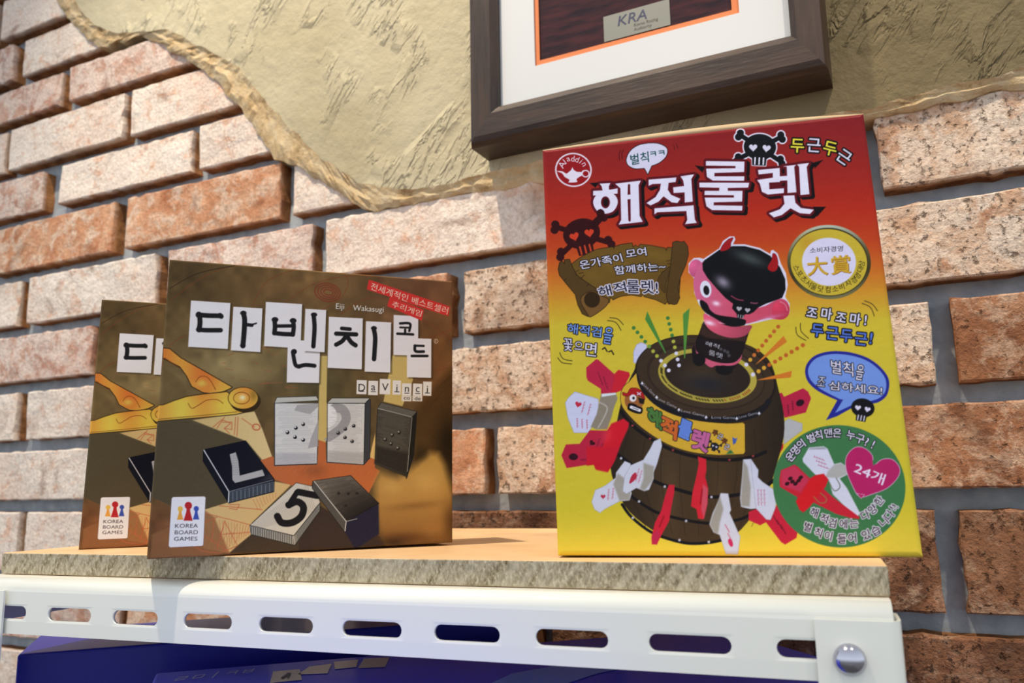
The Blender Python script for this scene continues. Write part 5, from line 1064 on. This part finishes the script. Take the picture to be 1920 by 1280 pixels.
def body(parent, uv, thick, mats, front, lean=0.0):
    """the carton behind the print: front quad uv, depth thick, in the u,v,w frame (w towards the viewer)"""
    bm = bmesh.new(); a_ = [bm.verts.new((u, v, -front)) for u, v in uv]; b2 = [bm.verts.new((u, v+math.sin(lean)*thick, -thick*math.cos(lean))) for u, v in uv]
    bm.faces.new(a_); bm.faces.new(b2[::-1])
    for k in range(4): bm.faces.new((a_[k], a_[(k+1) % 4], b2[(k+1) % 4], b2[k]))
    o_ = from_bm('carton', bm, mats, parent); bevel(o_, .0005, 2); return o_
def box_root(name, face):
    n_ = -face.n; face.o = face.o+np.array((0, 0, .0006)); o_ = empty(name, tuple(face.o))  # out of the face towards the viewer
    w_ = np.cross(face.e, face.s); w_ = w_/np.linalg.norm(w_)
    if w_@(CP-face.o) < 0: w_ = -w_
    R = Matrix(((face.e[0], face.s[0], w_[0]), (face.e[1], face.s[1], w_[1]), (face.e[2], face.s[2], w_[2]))).to_4x4()
    o_.matrix_world = Matrix.Translation(face.o)@R; return o_

FD = Face([(275, 1051), (849, 1019), (849, 529), (318, 488)], -.3157, -.3023, .8582, -.0125)
FP = Face([(1045, 1044), (1733, 1047), (1621, 213), (1016, 282)], -.1424, -.2486, .2507, .0836)
F2 = face_frame(-.4094, -.2671, .8858, .0402)
PMD = print_mat('matt_printed_card', .55, .0, .0002); PMP = print_mat('glossy_printed_card', .4, .03, .0004)
CARD_D = M('brown_card_side', (150, 104, 66), .55).m; m = M('printed_card_side', (196, 150, 60), .45, .2); tc = m.n('TexCoord'); sp = m.n('SeparateXYZ'); m.l(tc.outputs['Object'], sp.inputs[0]); m.color(m.ramp(m.math('MULTIPLY', sp.outputs['Y'], 5.3), [(.42, (206, 188, 54)), (.62, (198, 110, 36)), (.78, (184, 50, 30)), (.96, (140, 32, 36))])); CARD_P = m.m; KRAFT = M('kraft_card_edge', (196, 170, 130), .8).m
d_mesh = print_sheet(FD, CV_D, 560, 540, GAIN_D, .0009); d_mesh.materials.append(PMD)
p_mesh = print_sheet(FP, CV_P, 640, 800, GAIN_P, .0022); p_mesh.materials.append(PMP)
def tile_box(root, lab, lean):
    tag(root, lab, 'game box', 'brown tile game boxes on the shelf board')
    link('cover_print', d_mesh, root); body(root, FD.uv, .040, [CARD_D], .0009, lean)
r1 = box_root('game_box', FD); tile_box(r1, 'brown square game box with lettered tiles, the front one overhanging the board edge', 0.0)
class F2c: pass
f2 = F2c(); f2.o, f2.e, f2.s = F2; f2.n = np.cross(f2.e, f2.s)
r2 = box_root('game_box', f2); tile_box(r2, 'brown square game box mostly hidden behind the other, leftmost box on the board', .0402)
r3 = box_root('game_box', FP); tag(r3, 'tall red and yellow pirate barrel game box on the right of the board', 'game box')
link('cover_print', p_mesh, r3); bp = body(r3, FP.uv, .085, [CARD_P], .0022, .0836)
# loose top flap of the tall box: a thin kraft edge standing just above the front panel
u0, u1 = FP.uv[3], FP.uv[2]; v = []; N = 24
for k in range(N+1):
    t = k/N; u = u0[0]*(1-t)+u1[0]*t; vv = u0[1]*(1-t)+u1[1]*t; lift = .0004+.0030*math.sin(math.pi*min(1, t*1.02))**.8*(.55+.45*t)
    for w_, dz in ((-.0030, .0), (-.0030, lift), (-.040, lift+.0012), (-.080, .0008)): v.append((u, vv+dz, w_))
f_ = [(k*4+j, k*4+j+1, k*4+j+5, k*4+j+4) for k in range(N) for j in range(3)]
fl = mesh('top_flap', v, f_, [KRAFT], r3, smooth=True); fl['label'] = 'bulging kraft card top flap'; s_ = fl.modifiers.new('s', 'SOLIDIFY'); s_.thickness = .0006
# ---------------------------------------------------------------- prints on the purple box
CREAM = M('printed_cream', (236, 214, 170), .3, .5).m; LAV = M('printed_lavender', (170, 168, 200), .3).m; INKB = M('printed_black', (30, 28, 50), .4).m
SKY = M('printed_sky_blue', (130, 176, 240), .35).m
def top_print(name, pts, mat, dz=.0003):
    base = np.array((pb0[0], pb0[1], -.3155)); c_, s_ = math.cos(-yb), math.sin(-yb); P = []
    for q in pts:
        p = at_z(q[0], q[1], -.090+dz)-base; P.append((c_*p[0]-s_*p[1], s_*p[0]+c_*p[1], p[2]))
    return mesh(name, P, [tuple(range(len(P)))], [mat], cb)
top_print('printed_tile', [(512, 1258), (562, 1254), (566, 1274), (506, 1280)], CREAM)
top_print('printed_tile', [(580, 1249), (622, 1244), (614, 1262), (558, 1264)], CREAM)
top_print('printed_tile', [(626, 1240), (672, 1236), (668, 1250), (628, 1254)], CREAM)
top_print('printed_tile', [(682, 1234), (730, 1232), (722, 1250), (672, 1252)], CREAM)
top_print('printed_numeral', [(526, 1270), (530, 1272), (541, 1264), (538, 1270), (541, 1271), (546, 1261), (538, 1260.5), (538, 1262)], INKB, .0006)
v_, t_ = glyph_mesh('ㄹㅁㅣㅋㅂ', 0)   # illegible scribbled title
o0, ox, oy = at_z(322, 1279, -.0894), at_z(470, 1262, -.0894), at_z(316, 1286, -.0894)
v_ = v_-v_.min(0); v_ = v_/v_.max(0); base = np.array((pb0[0], pb0[1], -.3155)); c_, s_ = math.cos(-yb), math.sin(-yb); P = []
dy_ = (at_z(338, 1266, -.0894)-o0)
for a, b_ in v_:
    p = o0+(ox-o0)*a+dy_*b_-base; P.append((c_*p[0]-s_*p[1], s_*p[0]+c_*p[1], p[2]))
mesh('printed_title', P, [tuple(map(int, f)) for f in t_], [LAV], cb)
top_print('printed_swoosh', [(960, 1262), (1060, 1244), (1180, 1250), (1120, 1262), (1050, 1285), (900, 1290)], SKY)
